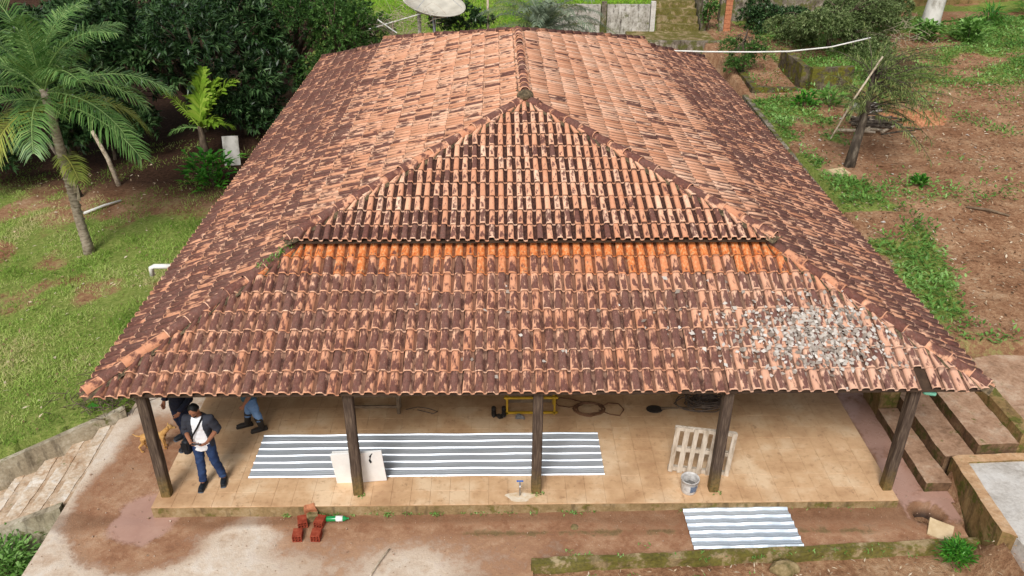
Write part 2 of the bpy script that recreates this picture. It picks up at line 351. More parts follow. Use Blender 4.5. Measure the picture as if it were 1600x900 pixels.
def floor_mat():
    n = NT('sandy_floor_tile'); f = n.noise(1.3, 6, .62); g = n.noise(9, 5, .65); r = n.attr('rnd')
    c = n.ramp(n.ma('ADD', n.ma('MULTIPLY', f, .94), n.ma('MULTIPLY', r, .06)), [(.34, lin(186, 146, 108)), (.5, lin(210, 172, 132)), (.64, lin(226, 196, 160))])
    c = n.mix(n.ma('MULTIPLY', n.sm(g, .52, .72), .45), c, lin(156, 116, 80))
    c = n.mix(n.ma('MULTIPLY', n.sm(n.noise(4.2, 5, .7), .60, .72), .55), c, lin(126, 90, 62)); c = n.mix(n.ma('MULTIPLY', n.sm(n.noise(.8, 3, .6), .5, .68), .3), c, lin(150, 112, 80))
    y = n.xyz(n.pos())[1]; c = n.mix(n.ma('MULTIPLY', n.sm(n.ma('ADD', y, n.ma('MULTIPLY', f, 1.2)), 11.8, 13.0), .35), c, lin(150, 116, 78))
    n.bump(g, .12, .004); return n.done(c, n.ma('MULTIPLY_ADD', g, .35, .42), .35)
M['floor'] = floor_mat()
M['grout'] = std('grout', [lin(164, 130, 96), lin(194, 160, 122)], 5, .9, .1)
def metal_mat():
    n = NT('galvanised_sheet'); f = n.noise(3, 4, .6, n.pos((.3, 2, 2))); s_ = n.noise(60, 2)
    c = n.ramp(f, [(.3, (.62, .67, .72, 1)), (.7, (.78, .83, .88, 1))])
    return n.done(c, n.ma('MULTIPLY_ADD', s_, .05, .46), .5, .62)
M['sheet'] = metal_mat()
M['sheet2'] = std('white_zinc_sheet', [(.60, .68, .76, 1), (.72, .78, .84, 1)], 2, .38, .03, 10, (.3, 2, 2), .5, .55)
M['paint_white'] = std('white_board', [lin(230, 228, 224), lin(244, 242, 238)], 5, .7, .1)
M['pvc'] = std('white_pvc', [lin(214, 212, 204), lin(236, 234, 228)], 3, .4, .05)
M['black'] = std('black_marker', [lin(20, 20, 22), lin(30, 30, 32)], 8, .7, 0)
M['pallet'] = std('grey_pallet_wood', [lin(150, 132, 112), lin(192, 178, 160), lin(212, 200, 184)], 8, .9, .3, 20, (2, 2, .4))
M['oldwood'] = std('old_wood', [lin(92, 76, 60), lin(136, 116, 94)], 7, .9, .3)
M['brick'] = std('red_clay_brick', [lin(112, 42, 28), lin(142, 60, 40), lin(168, 86, 62)], 9, .9, .4, 40)
M['brick_old'] = std('orange_brick', [lin(160, 98, 68), lin(196, 132, 96)], 9, .9, .4, 40)
M['bottle'] = NT('green_bottle_plastic').done(lin(30, 138, 76), .15, .5)
M['bucket'] = std('dirty_bucket_plastic', [lin(146, 142, 138), lin(196, 192, 188), lin(216, 214, 210)], 12, .6, .2)
M['cement'] = std('wet_cement', [lin(92, 90, 88), lin(128, 124, 120)], 14, .9, .6)
M['printblue'] = std('faded_blue_print', [lin(70, 86, 112), lin(120, 132, 150)], 30, .6, 0)
M['yellow'] = std('yellow_paint', [lin(150, 116, 24), lin(194, 154, 44)], 8, .6, .2)
M['rope'] = std('brown_hose', [lin(92, 62, 42), lin(126, 90, 64)], 12, .7, .1)
M['cable'] = std('grey_cable', [lin(70, 58, 50), lin(122, 108, 96)], 8, .6, .1)
M['rubber'] = std('dark_rubber', [lin(34, 30, 27), lin(56, 49, 43)], 8, .55, .1)
M['steel'] = NT('steel').done((.55, .56, .58, 1), .35, .5, .8)
M['blue'] = NT('blue_plastic').done(lin(44, 92, 168), .4, .4)
M['cyan'] = std('pale_green_plastic', [lin(112, 190, 160), lin(150, 214, 190)], 6, .4, .1)
M['dish'] = std('dish_mesh', [lin(176, 170, 156), lin(204, 198, 184)], 3, .7, .1)
M['skin'] = std('skin', [lin(140, 92, 68), lin(160, 110, 84)], 9, .55, .1)
M['hair'] = std('black_hair', [lin(14, 13, 13), lin(26, 24, 24)], 40, .6, .4, 90)
M['tshirt'] = std('white_cotton', [lin(222, 222, 226), lin(240, 240, 243)], 5, .9, .2, 60)
M['jacket'] = std('charcoal_jacket', [lin(40, 42, 50), lin(62, 64, 74)], 5, .85, .3, 70)
M['navy'] = std('navy_jacket', [lin(16, 18, 30), lin(28, 30, 46)], 5, .85, .3, 70)
M['jeans'] = std('dark_denim', [lin(22, 36, 64), lin(36, 54, 90), lin(54, 76, 112)], 4, .85, .3, 120)
M['jeans_d'] = std('navy_trousers', [lin(18, 24, 44), lin(30, 40, 66)], 4, .85, .3, 120)
M['jeans_l'] = std('light_denim', [lin(84, 116, 158), lin(120, 150, 188)], 4, .85, .3, 120)
M['teal'] = std('slate_blue_shirt', [lin(52, 80, 98), lin(74, 104, 122)], 4, .85, .2, 90)
M['shoe'] = std('black_shoe', [lin(18, 20, 24), lin(38, 42, 48)], 8, .5, .1)
M['sole'] = NT('shoe_sole').done(lin(70, 76, 84), .7, .3)
M['dog'] = std('tan_fur', [lin(150, 104, 52), lin(196, 150, 90), lin(214, 174, 116)], 6, .9, .4, 90)
M['khaki'] = std('khaki_canvas', [lin(124, 112, 70), lin(158, 144, 96)], 8, .9, .3)
M['rock'] = std('mossy_rock', [lin(92, 88, 50), lin(136, 118, 84), lin(164, 146, 112)], 9, .95, .6)
M['board'] = std('tan_slab', [lin(190, 164, 126), lin(214, 192, 156)], 6, .85, .2)
M['hole'] = std('drain_wall', [lin(62, 44, 32), lin(92, 68, 50)], 6, .9, .4)
M['grit'] = std('grit', [lin(120, 88, 66), lin(160, 128, 102), lin(214, 200, 184)], 30, .95, 0)
M['sawdust'] = std('orange_sawdust', [lin(140, 90, 62), lin(178, 118, 82), lin(200, 148, 112)], 12, .95, .8, 40)
M['ash'] = std('grey_ash', [lin(120, 114, 108), lin(176, 170, 164)], 10, .95, .6)

# ---------------------------------------------------------------- terrain
def lawn_wall_y(x): return 12.72 + (x+7.12)*.57
def yard_z(X, Y): return .78 + .42*sst(Y, 13, 22) + .42*sst(Y, 24, 37) + .05*(X-9)*sst(Y, 14, 30)*.6
def ground_h(X, Y):
    n1 = vnoise(X, Y, .45, 1)-.5; n2 = vnoise(X, Y, 1.7, 2)-.5; n3 = vnoise(X, Y, 5.5, 9, 2)-.5
    z = np.full(X.shape, -.42)
    lawn = -.12 - .09*np.clip(-7.2-X, 0, 9) + .12*n1 + .06*n2 + .02*n3
    isl = (X < -7.0) & (Y > lawn_wall_y(np.minimum(X, -7.0))+.05)
    z = np.where(isl, lawn, z)
    back = -.2 + sst(Y, 31, 34)*1.0 + sst(Y, 34, 42)*1.7 + np.clip(Y-42, 0, 40)*.16 + .15*n1 + .06*n2
    zl = -.2 - .09*np.clip(-7.2-X, 0, 9) + np.clip(Y-42, 0, 60)*.14 + .12*n1
    k = sst(X, -9, -5); zb = back*k + zl*(1-k); z = np.where((Y > 30.5) & ((X > -7) | isl), np.where(isl & (X < -7), np.maximum(zl*(1-k)+back*k, lawn-1), zb), z)
    pit = (X < -7.15) & (~isl); z = np.where(pit, -1.15 - .16*np.clip(-7.5-X, 0, 6) + .15*n1 + .08*n2, z)
    yard = yard_z(X, Y) + .10*n1 + .10*n2 + .06*n3
    isy = (X > 8.72) & (Y > 13.4); z = np.where(isy & (Y < 35.2), yard, z)
    z = np.where((X > 9.3) & (Y >= 35.2), yard + 1.1*sst(Y, 42.5, 46)+np.clip(Y-43, 0, 60)*.12, z)
    z = np.where((X > 2.3) & (X <= 9.3) & (Y > 35.1), np.where(Y > 37.35, np.where(X < 6.95, 2.66+np.clip(Y-39, 0, 60)*.1, 1.2+sst(Y, 39.5, 39.7)*1.5), 1.35), z)
    z = np.where((X > 9.05) & (Y <= 13.4) & (Y > 10.7), .62 + .04*n2, z)
    # earth strip before the curb, banked up to the pad on the right
    st = (X > .3) & (Y < 9.25) ; bank = -.27 + .72*sst(X, 6.9, 7.9)*sst(9.3-Y, .1, .5) + .2*sst(X, 6.9, 7.7) + .05*n2 + .05*n3
    z = np.where(st & (X < 8), np.where(Y < 9.06+.045*(X-.5)-.02, bank, -.42), z)
    z = np.where((X >= 7.55) & (Y <= 10.7), .15, z)
    far = sst(np.hypot(X, Y-20), 60, 200); return z*(1-far)+far*(4+14*vnoise(X, Y, .008, 5))
def axis(spec):
    out = []
    for a, b, s in spec: out += list(np.arange(a, b, s))
    return np.array(out+[spec[-1][1]])
def make_ground():
    xs = axis([(-400, -60, 20), (-60, -26, 2), (-26, -17, .4), (-17, 26, .14), (26, 60, 2), (60, 400, 20)])
    ys = axis([(-200, -10, 20), (-10, 5, 1), (5, 42, .14), (42, 60, .6), (60, 100, 4), (100, 500, 25)])
    X, Y = np.meshgrid(xs, ys); Z = ground_h(X, Y); V = np.stack([X, Y, Z], -1).reshape(-1, 3)
    nx, ny = len(xs), len(ys); i = np.arange(nx-1); j = np.arange(ny-1); I, J = np.meshgrid(i, j); a = (J*nx+I).ravel()
    F_ = np.stack([a, a+1, a+nx+1, a+nx], 1)
    # where grass grows (0..1): lawn left, thin patches right, terrace at the back
    g = np.zeros(X.shape); lf = X < -6.9
    g = np.where(lf, grass_left(X, Y), g); rt = (X > 8.7) & (Y > 10); g = np.where(rt, .15+.75*weed_right(X, Y), g)
    g = np.where((Y > 36.5) & (X < 7.2) & (X > -9), 1, g); g = np.where(X < -7.2, np.where(Y < lawn_wall_y(X), .75, g), g)
    red = np.where(lf, 1-sst(np.hypot((X+15.2)/2.2, (Y-20.3)/1.3), .5, 1.1), 0); red = np.maximum(red, np.where((X > 8.7), .15+.4*sst(X-.55*(Y-13), 9.5, 11), 0))
    dk = np.where(lf, 1.15*sst(Y+.35*(X+10), 22, 25.5), 0); dk = np.where((Y > 31) & (X > -9) & (X < 3), .6, dk)  # leaf mould, with the shade under the trees painted into it
    me = fast_mesh('ground', V, F_, {'grass': g.ravel(), 'red': red.ravel(), 'humus_shade': dk.ravel()})
    n = NT('soil_and_turf'); f = n.noise(1.1, 6, .65); h = n.noise(11, 6, .7); k = n.noise(45, 4, .7)
    soil = n.ramp(n.ma('ADD', n.ma('MULTIPLY', f, .5), n.ma('MULTIPLY', h, .5)), [(.34, lin(104, 70, 48)), (.46, lin(146, 108, 80)), (.56, lin(174, 138, 106)), (.68, lin(200, 172, 142))])
    soil = n.mix(n.ma('MULTIPLY', n.attr('red'), .8), soil, n.ramp(h, [(.35, lin(124, 80, 58)), (.7, lin(170, 122, 94))]))
    soil = n.mix(n.attr('humus_shade'), soil, n.ramp(h, [(.35, lin(46, 32, 24)), (.65, lin(84, 60, 46))]))
    turf = n.ramp(n.ma('ADD', n.ma('MULTIPLY', h, .6), n.ma('MULTIPLY', k, .4)), [(.35, lin(78, 92, 42)), (.5, lin(124, 140, 66)), (.65, lin(164, 160, 100))])
    gm = n.sm(n.ma('ADD', n.attr('grass'), n.ma('MULTIPLY', n.ma('SUBTRACT', n.ma('ADD', n.ma('MULTIPLY', f, .5), n.ma('MULTIPLY', h, .5)), .5), 1.3)), .4, .65)
    c = n.mix(gm, soil, turf); n.bump(n.ma('ADD', h, n.ma('MULTIPLY', k, .6)), .8, .05); n.done(c, .95, .1)
    tag(link('ground', me, n.m), 'sloping ground of lawn and reddish soil around the house', 'ground', kind='structure')
def grass_left(X, Y):
    b = .95 - .75*sst(Y+.45*(X+10), 20.5, 24.5); b = b - .5*sst(vnoise(X, Y, .5, 4, 5), .50, .70)*sst(Y, 13, 18)
    return np.clip(b - (1-sst(np.hypot((X+15.2)/2.4, (Y-20.3)/1.5), .6, 1.1)), 0, 1)
def weed_right(X, Y):
    strip = 1-sst(np.abs(X-(9.2+.3*np.sin(Y*.8))), .45, .95+.08*(Y-13)); strip = strip*sst(Y, 13.5, 15)*sst(vnoise(X, Y, .7, 6), .30, .50)
    patch = sst(vnoise(X, Y, .42, 8, 4), .48, .68)*.42*(1-sst(X, 15, 19))
    far = sst(Y, 27, 31)*sst(vnoise(X, Y, .35, 3), .38, .56)*.95
    out = np.clip(np.maximum(np.maximum(strip, patch), far), 0, 1); return np.where((X < 10.75) & (Y > 28.2), out*.12, out)
make_ground()

# courtyard: old concrete under red mud
def court_mask(X, Y):
    a = (X > -7.2) & (X < 7.75) & (Y < 13.6); b = (X > .52) & (Y < 9.0+.04*(X-.5))
    c = (X > 7.62-.16*(10.88-Y)) & (Y < 10.8)
    d = (X > 7.2) & (Y > 10.4)
    return a & ~b & ~c & ~d
def make_court():
    s = .075; xs = np.arange(-7.2, 7.81, s); ys = np.arange(4, 13.6, s); X, Y = np.meshgrid(xs, ys)
    Z = -.205 + .035*(vnoise(X, Y, .8, 11)-.5) + .012*(vnoise(X, Y, 4, 12, 2)-.5) + .06*sst(X, -2, 5)*sst(Y, 8.9, 9.6)
    hole = 1-sst(np.hypot((X-7.0)/.21, (Y-9.92)/.2)+.5*(vnoise(X, Y, 4, 51)-.5), .85, 1.2); Z = Z - hole*.45
    nx = len(xs); I, J = np.meshgrid(np.arange(nx-1), np.arange(len(ys)-1)); keep = court_mask(X, Y)[:-1, :-1].ravel(); a = (J*nx+I).ravel()[keep]
    F_ = np.stack([a, a+1, a+nx+1, a+nx], 1)
    arc = np.hypot((X+5.55)/1.55, (Y-10.55)/1.75)
    mud = 1-sst(arc, .75, 1.15); mud = np.maximum(mud, (1-sst(np.abs(X+6.0), .5, 1.1))*sst(Y, 10, 11)*(1-sst(Y, 12.0, 13.4)))
    mud = np.maximum(mud, sst(X, -4.4, -3.2)*(.72+.25*sst(X, .2, 1.8)+.25*sst(Y, 9.4, 9.9)))
    mud = mud - .55*np.exp(-(((X+4.1)/.8)**2+((Y-9.62)/.22)**2)) - .7*np.exp(-(((X+1.35)/.75)**2+((Y-8.85)/.5)**2)) - .45*np.exp(-(((X+3.5)/.9)**2+((Y-8.9)/.35)**2))
    wet = np.exp(-(((X+5.72)/.55)**2+((Y-10.02)/.62)**2)**1.5)*1.1; wet2 = sst(X, 6.5, 6.75)*sst(Y, 9.4, 9.9)
    moss = np.exp(-((Y-9.62+.01*X)/.11)**2)*sst(X, -1.6, -.3)*(1-sst(X, 5.6, 6.6))*.85 + np.exp(-((Y-10.03)/.06)**2)*.5*sst(X, -4.5, -4)
    moss = np.maximum(moss, sst(X, 7.15, 7.4)*sst(Y, 9.3, 9.8)*.7)
    me = fast_mesh('courtyard', np.stack([X, Y, Z], -1).reshape(-1, 3), F_, {'mud': mud.ravel(), 'wet': np.clip(np.maximum(wet, wet2*.75)*sst(np.hypot(X-7.0, Y-9.92), .22, .34), 0, 1).ravel(), 'moss': moss.ravel(), 'hole': hole.ravel(), 'damp': np.clip(np.exp(-((Y-9.98)/.16)**2)*.9+.5*sst(X, .5, 2.5)*sst(Y, 9.3, 9.7)+.45*np.exp(-((np.hypot((X+5.7)/1.2, (Y-10.2)/1.3)-1)/.3)**2), 0, 1).ravel()})
    me.shade_smooth()
    n = NT('muddy_concrete_yard'); f = n.noise(1.6, 7, .68); h = n.noise(8, 6, .7); k = n.noise(40, 4, .65)
    cc = n.ramp(n.ma('ADD', n.ma('MULTIPLY', f, .6), n.ma('MULTIPLY', h, .4)), [(.32, lin(176, 146, 120)), (.5, lin(208, 190, 170)), (.65, lin(222, 212, 200))])
    mc = n.ramp(n.ma('ADD', n.ma('MULTIPLY', f, .6), n.ma('MULTIPLY', h, .4)), [(.32, lin(112, 76, 54)), (.45, lin(148, 106, 78)), (.57, lin(172, 134, 104)), (.7, lin(200, 170, 144))])
    mm = n.sm(n.ma('ADD', n.attr('mud'), n.ma('MULTIPLY', n.ma('SUBTRACT', n.ma('ADD', n.ma('MULTIPLY', f, .55), n.ma('MULTIPLY', h, .45)), .5), 2.2)), .22, .78)
    c = n.mix(mm, cc, mc)
    c = n.mix(n.ma('MULTIPLY', n.sm(k, .62, .75), .3), c, lin(110, 78, 58))
    c = n.mix(n.ma('MULTIPLY', n.sm(n.noise(23, 3, .6), .66, .74), n.ma('MULTIPLY', mm, .55)), c, lin(212, 190, 168))
    ms = n.sm(n.ma('ADD', n.attr('moss'), n.ma('MULTIPLY', n.ma('SUBTRACT', n.ma('ADD', n.ma('MULTIPLY', f, .6), n.ma('MULTIPLY', h, .4)), .5), 3.2)), .55, .95)
    c = n.mix(n.ma('MULTIPLY', ms, .7), c, n.ramp(k, [(.35, lin(70, 58, 32)), (.65, lin(104, 98, 50))]))
    dm = n.sm(n.ma('ADD', n.attr('damp'), n.ma('MULTIPLY', n.ma('SUBTRACT', n.ma('ADD', n.ma('MULTIPLY', f, .5), n.ma('MULTIPLY', h, .5)), .5), 2.0)), .3, .9); c = n.mix(n.ma('MULTIPLY', dm, .6), c, n.ramp(k, [(.35, lin(96, 66, 46)), (.65, lin(134, 98, 72))]))
    wm = n.sm(n.ma('ADD', n.attr('wet'), n.ma('MULTIPLY', n.ma('SUBTRACT', f, .5), 1.6)), .40, .72)
    c = n.mix(n.ma('MULTIPLY', wm, .8), c, n.mix(f, lin(168, 130, 116), lin(190, 154, 140)))
    c = n.mix(n.sm(n.attr('hole'), .1, .6), c, lin(52, 36, 26))
    n.bump(n.ma('MULTIPLY', n.ma('ADD', h, n.ma('MULTIPLY', k, .5)), n.ma('SUBTRACT', 1.0, wm)), .5, .03)
    n.done(c, n.ma('MULTIPLY_ADD', dm, -.15, n.ma('MULTIPLY_ADD', wm, -.5, .85)), .35)
    tag(link('courtyard', me, n.m), 'mud stained concrete yard before the porch', 'courtyard', kind='structure')
make_court()

# ---------------------------------------------------------------- house
house = thing('house', 'long low house under weathered terracotta tile hip roofs with an open front porch', 'house', (0, 0, 0))
EX0, EX1, EY0, EY1, EZ = -6.2, 7.52, 10.13, 30.2, 2.17          # lower eave rectangle
RUN, LP = 2.95, math.tan(math.radians(21.8))                     # lower roof run and pitch
UX0, UX1, UY0, UY1, UZ = -3.60, 4.82, 12.72, 27.45, 3.45         # upper eave rectangle
UP = math.tan(math.radians(15.8)); UR = (UX1-UX0)/2; RX = (UX0+UX1)/2; RZ = UZ+UR*UP
class Plane:
    def __init__(s, O, u, run, pitch, length, side):
        s.O = Vector(O); s.u = Vector(u).normalized(); s.sl = math.sqrt(1+pitch*pitch); inward = Vector((0, 0, 1)).cross(s.u)
        s.v = (inward + Vector((0, 0, pitch))).normalized(); s.n = s.u.cross(s.v); s.len = length; s.vmax = run*s.sl; s.k = 1/s.sl
    def P(s, a, b, h): return s.O + s.u*a + s.v*b + s.n*h
LPL = {'front': Plane((EX0, EY0, EZ), (1, 0, 0), RUN, LP, EX1-EX0, 0), 'right': Plane((EX1, EY0, EZ), (0, 1, 0), RUN, LP, EY1-EY0, 1),
       'rear': Plane((EX1, EY1, EZ), (-1, 0, 0), RUN, LP, EX1-EX0, 2), 'left': Plane((EX0, EY1, EZ), (0, -1, 0), RUN, LP, EY1-EY0, 3)}
UPL = {'front': Plane((UX0, UY0, UZ), (1, 0, 0), UR, UP, UX1-UX0, 0), 'right': Plane((UX1, UY0, UZ), (0, 1, 0), UR, UP, UY1-UY0, 1),
       'rear': Plane((UX1, UY1, UZ), (-1, 0, 0), UR, UP, UX1-UX0, 2), 'left': Plane((UX0, UY1, UZ), (0, -1, 0), UR, UP, UY1-UY0, 3)}
TW, TG, TL = .1818, .386, .432
def template(w_, cap, hgt, L=TL, th=.014, flat=.55, lift=.022):
    """one clay tile: raised cover and the gutter beside it; (u, v, h), with lower lip"""
    c0, c1 = .0, cap; m = (cap-cap*flat)/2
    pr = [(c0, -.004), (c0+m*.35, hgt*.62), (c0+m, hgt), (cap/2, hgt*1.07), (c1-m, hgt), (c1-m*.35, hgt*.62), (c1, -.004), ((c1+w_)/2, -.016), (w_+.004, -.004)]
    V = []; UVs = []
    for v_, lf_, tp in ((0, lift, 1.0), (L, 0.0, .90)):
        for (a, h) in pr:
            aa = cap/2+(a-cap/2)*tp if a <= cap+1e-6 else a
            V.append((aa, v_, h+lf_)); UVs.append((a/w_, v_/L))
    n = len(pr)
    for (a, h) in pr: V.append((a, .001, h+lift-th)); UVs.append((a/w_, 0.0))
    F_ = [(i, i+1, n+i+1, n+i) for i in range(n-1)] + [(2*n+i, 2*n+i+1, i+1, i) for i in range(n-1)]
    return np.array(V), np.array(F_), np.array(UVs)
T_LOW = template(TW, .136, .050, lift=.026, th=.018); T_UP = template(.165, .104, .046, flat=.72, lift=.030, th=.022)
def tile_data(V, F_, UV, a):
    """a: dict attr-> per-vertex arrays"""
    me = fast_mesh('roof_tile', V, F_, a); ul = me.uv_layers.new(name='tile')
    idx = np.empty(len(me.loops), np.int32); me.loops.foreach_get('vertex_index', idx); ul.data.foreach_set('uv', UV[idx].astype(np.float32).ravel())
    return me
def sag(x, y):                                                    # old roof: battens are not straight
    return .020*mnoise.noise((x*.35, y*.35, 3.1)) + .010*mnoise.noise((x*1.1, y*1.1, 9.0))
def lay(plane, tmpl, w_, n_rows, region, part, single=0):
    V0, F0, U0 = tmpl; ncol = int(round(plane.len/w_)); w_f = plane.len/ncol; sc = w_f/w_; nv = len(V0)
    allV, allF, allU = [], [], []; A = {k: [] for k in ('rnd', 'cover', 'fresh', 'pale', 'gut')}; cnt = 0; cache = {}; nf = 0
    for j in range(n_rows):
        v0 = j*TG
        if v0 > plane.vmax-.06: break
        for i in range(ncol):
            a0 = i*w_f; mid = a0+w_f*.42; lo = (v0+.12)*plane.k
            if mid < lo-.10 or mid > plane.len-lo+.10: continue
            if region == 'lf' and j == 0 and i == ncol-6: continue          # the tile missing over the last post
            P0 = plane.P(mid, v0, 0); at = cover(region, P0, j, i, n_rows)
            jit = (random.gauss(0, .004), random.gauss(0, .009)-(.03 if random.random() < .03 else 0)-(.03 if region == 'lf' and j == 0 and i < 4 else 0), random.gauss(0, .003)+sag(P0.x, P0.y)-(.02 if region == 'lf' and j == 0 and i < 4 else 0)); tw = random.gauss(0, .014)
            W = V0.copy(); W[:, 0] *= sc; W[:, 0] += tw*(W[:, 1]-.2)
            k0, k1 = (W[:, 1]+v0+jit[1])*plane.k-a0-jit[0], plane.len-(W[:, 1]+v0+jit[1])*plane.k-a0-jit[0]
            clip_ = (W[:, 0] < k0-.01).any() or (W[:, 0] > k1+.01).any()
            if clip_: W[:, 0] = np.clip(W[:, 0], k0, np.maximum(k1, k0))
            top = plane.vmax-v0
            if top < TL: W[:, 1] = np.minimum(W[:, 1], top)
            if cnt < single:
                key = tuple(round(at[q]*5)/5 if q != 'rnd' else round(at[q]*9)/9 for q in ('rnd', 'cover', 'pale')) + (round(at['fresh']*3)/3,)
                if clip_ or top < TL: key = None
                if key is None or key not in cache:
                    q = dict(zip(('rnd', 'cover', 'pale', 'fresh'), key)) if key else at
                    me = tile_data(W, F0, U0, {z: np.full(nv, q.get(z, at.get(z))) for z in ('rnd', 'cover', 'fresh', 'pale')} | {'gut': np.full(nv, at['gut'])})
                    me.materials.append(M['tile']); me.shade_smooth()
                    if key: cache[key] = me
                else: me = cache[key]
                o = link('roof_tile', me, None, part); m = Matrix((plane.u, plane.v, plane.n)).transposed().to_4x4(); m.translation = plane.P(a0+jit[0], v0+jit[1], jit[2]); o.matrix_local = m
                cnt += 1; continue
            W += np.array((a0+jit[0], v0+jit[1], jit[2])); B = np.array((plane.u, plane.v, plane.n)); allV.append(W @ B + np.array(plane.O))
            allF.append(F0+nf*nv); allU.append(U0); nf += 1
            for q in A: A[q].append(np.full(nv, at[q]))
    if allV: part_stuff.setdefault((part.name, region[1]), []).append((np.concatenate(allV), np.concatenate(allF), np.concatenate(allU), {q: np.concatenate(z) for q, z in A.items()}))
part_stuff = {}
def cover(region, P, j, i, nr):
    r = random.random(); n_ = mnoise.noise((P.x*.5, P.y*.5, 1.7)); t = j/max(1, nr-1); d = dict(rnd=r, fresh=0., pale=0., gut=.45)
    if region == 'lf':
        d['cover'] = .80 + .1*n_ - .05*t; d['pale'] = max(0, min(1, (P.x-2.0)/3.2))*(1-.55*t)*.8; d['cover'] -= d['pale']*.34
        d['gut'] = .6; d['fresh'] = {8: 1., 7: .95+random.gauss(0, .12), 6: .45+random.gauss(0, .15), 5: max(0, random.gauss(.05, .12))}.get(j, 0.)
        if P.x < -3.2: d['cover'] += .06
        if j == 6: d['cover'] += .16
    elif region in ('ls',): d['cover'] = .80 + .16*n_ - .06*t; d['gut'] = .5
    elif region == 'uf':
        d['cover'] = .34 + .34*max(0, 1-j/2.0) + .1*n_ + (.55 if random.random() < .11 else 0); d['gut'] = 1.
    else:
        d['cover'] = .30 + .24*max(0, 1-t*1.7) + .18*n_ + (.45 if random.random() < .11 else 0); d['gut'] = .8
    return d
def deck(planes, name, drop):
    mb = MB()
    for p in planes.values():
        a, b = p.vmax*p.k, p.len-p.vmax*p.k
        q = [p.P(.02, .02, -drop), p.P(p.len-.02, .02, -drop), p.P(max(b, a), p.vmax, -drop), p.P(min(a, b) if b >= a else (a+b)/2, p.vmax, -drop)]
        q2 = [x-Vector((0, 0, .03)) for x in q]; s = len(mb.v); mb.v += q+q2
        mb.f += [(s, s+1, s+2, s+3), (s+7, s+6, s+5, s+4), (s, s+4, s+5, s+1), (s+1, s+5, s+6, s+2), (s+2, s+6, s+7, s+3), (s+3, s+7, s+4, s)]
    return mb.build(name, M['deck'], house)
lower_roof = deck(LPL, 'lower_roof', .03); upper_roof = deck(UPL, 'upper_roof', .03)
lay(LPL['front'], T_LOW, TW, 9, 'lf', lower_roof, 300)
for s_ in ('left', 'right', 'rear'): lay(LPL[s_], T_LOW, TW, 9, 'ls', lower_roof)
lay(UPL['front'], T_UP, .165, 12, 'uf', upper_roof, 300)
for s_ in ('left', 'right', 'rear'): lay(UPL[s_], T_UP, .165, 12, 'us', upper_roof)
for part, rg in ((lower_roof, 'f'), (lower_roof, 's'), (upper_roof, 'f'), (upper_roof, 's')):
    if (part.name, rg) not in part_stuff: continue
    L = part_stuff[(part.name, rg)]; off = 0; FF = []
    for V, F_, U, A in L: FF.append(F_+off); off += len(V)
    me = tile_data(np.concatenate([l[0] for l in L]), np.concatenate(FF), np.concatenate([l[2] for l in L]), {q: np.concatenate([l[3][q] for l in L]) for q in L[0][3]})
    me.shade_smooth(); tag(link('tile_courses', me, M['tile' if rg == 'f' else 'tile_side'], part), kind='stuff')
# ridge and hip tiles: tapered half barrels bedded on mortar
def ridge_mesh(var):
    V, F_, U = [], [], []; n = 8
    for k, (v_, r, lf) in enumerate(((0, .105, .016), (.44, .085, 0), (.001, .09, .016))):
        for i in range(n+1):
            a = math.pi*(i/n*1.1-.05); V.append((math.cos(a)*r, v_, math.sin(a)*r*.85+lf-.01)); U.append((.1+.62*i/n, v_/.44))
    m = n+1; F_ = [(i+1, i, m+i, m+i+1) for i in range(n)] + [(2*m+i+1, 2*m+i, i, i+1) for i in range(n)]
    rr = (var*.37) % 1; nv = len(V)
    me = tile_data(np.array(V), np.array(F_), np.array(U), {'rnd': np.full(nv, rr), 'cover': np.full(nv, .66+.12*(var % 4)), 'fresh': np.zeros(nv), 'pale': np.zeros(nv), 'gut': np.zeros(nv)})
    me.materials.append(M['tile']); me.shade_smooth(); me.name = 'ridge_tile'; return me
RM = [ridge_mesh(i) for i in range(7)]
def ridge_line(a, b, part, lift=.055, r=.1):
    a, b = Vector(a), Vector(b); d = (b-a); L = d.length; d.normalize(); sd_ = d.cross(Vector((0, 0, 1))).normalized(); up = sd_.cross(d); k = int(L/.37)
    mb = MB()
    nseg = max(2, int(L/.12))
    for sgn in (1,):
        pts = []
        for i in range(nseg+1):
            p = a+d*(L*i/nseg); q = random.uniform(.8, 1.25); pts.append((p, q))
        for (p, q), (p2, q2) in zip(pts[:-1], pts[1:]):
            s = len(mb.v); mb.v += [p-sd_*.155*q-Vector((0, 0, .02)), p+up*(lift-.005), p+sd_*.155*q-Vector((0, 0, .02)), p2-sd_*.155*q2-Vector((0, 0, .02)), p2+up*(lift-.005), p2+sd_*.155*q2-Vector((0, 0, .02))]
            mb.f += [(s+1, s, s+3, s+4), (s+2, s+1, s+4, s+5)]
    mb.build('mortar_bed', M['mortar'], part)
    for i in range(k):
        p = a+d*(i*L/k-.02+(.10 if i == 0 else 0))+up*(lift-.02+random.gauss(0, .004)+sag(a.x+d.x*i, a.y+d.y*i)); o = link('ridge_tile', random.choice(RM), None, part)
        m = Matrix((sd_, d, up)).transposed() @ rotm(random.gauss(0, .012), random.gauss(0, .04), random.gauss(0, .02)); m = m.to_4x4(); m.translation = p; o.matrix_local = m
for cx, cy, sx, sy in ((EX0, EY0, 1, 1), (EX1, EY0, -1, 1), (EX0, EY1, 1, -1), (EX1, EY1, -1, -1)):
    ridge_line((cx, cy, EZ), (cx+sx*(RUN-.12), cy+sy*(RUN-.12), EZ+(RUN-.12)*LP), lower_roof)
for cx, cy, sx, sy in ((UX0, UY0, 1, 1), (UX1, UY0, -1, 1), (UX0, UY1, 1, -1), (UX1, UY1, -1, -1)):
    ridge_line((cx, cy, UZ), (cx+sx*UR, cy+sy*UR, RZ), upper_roof)
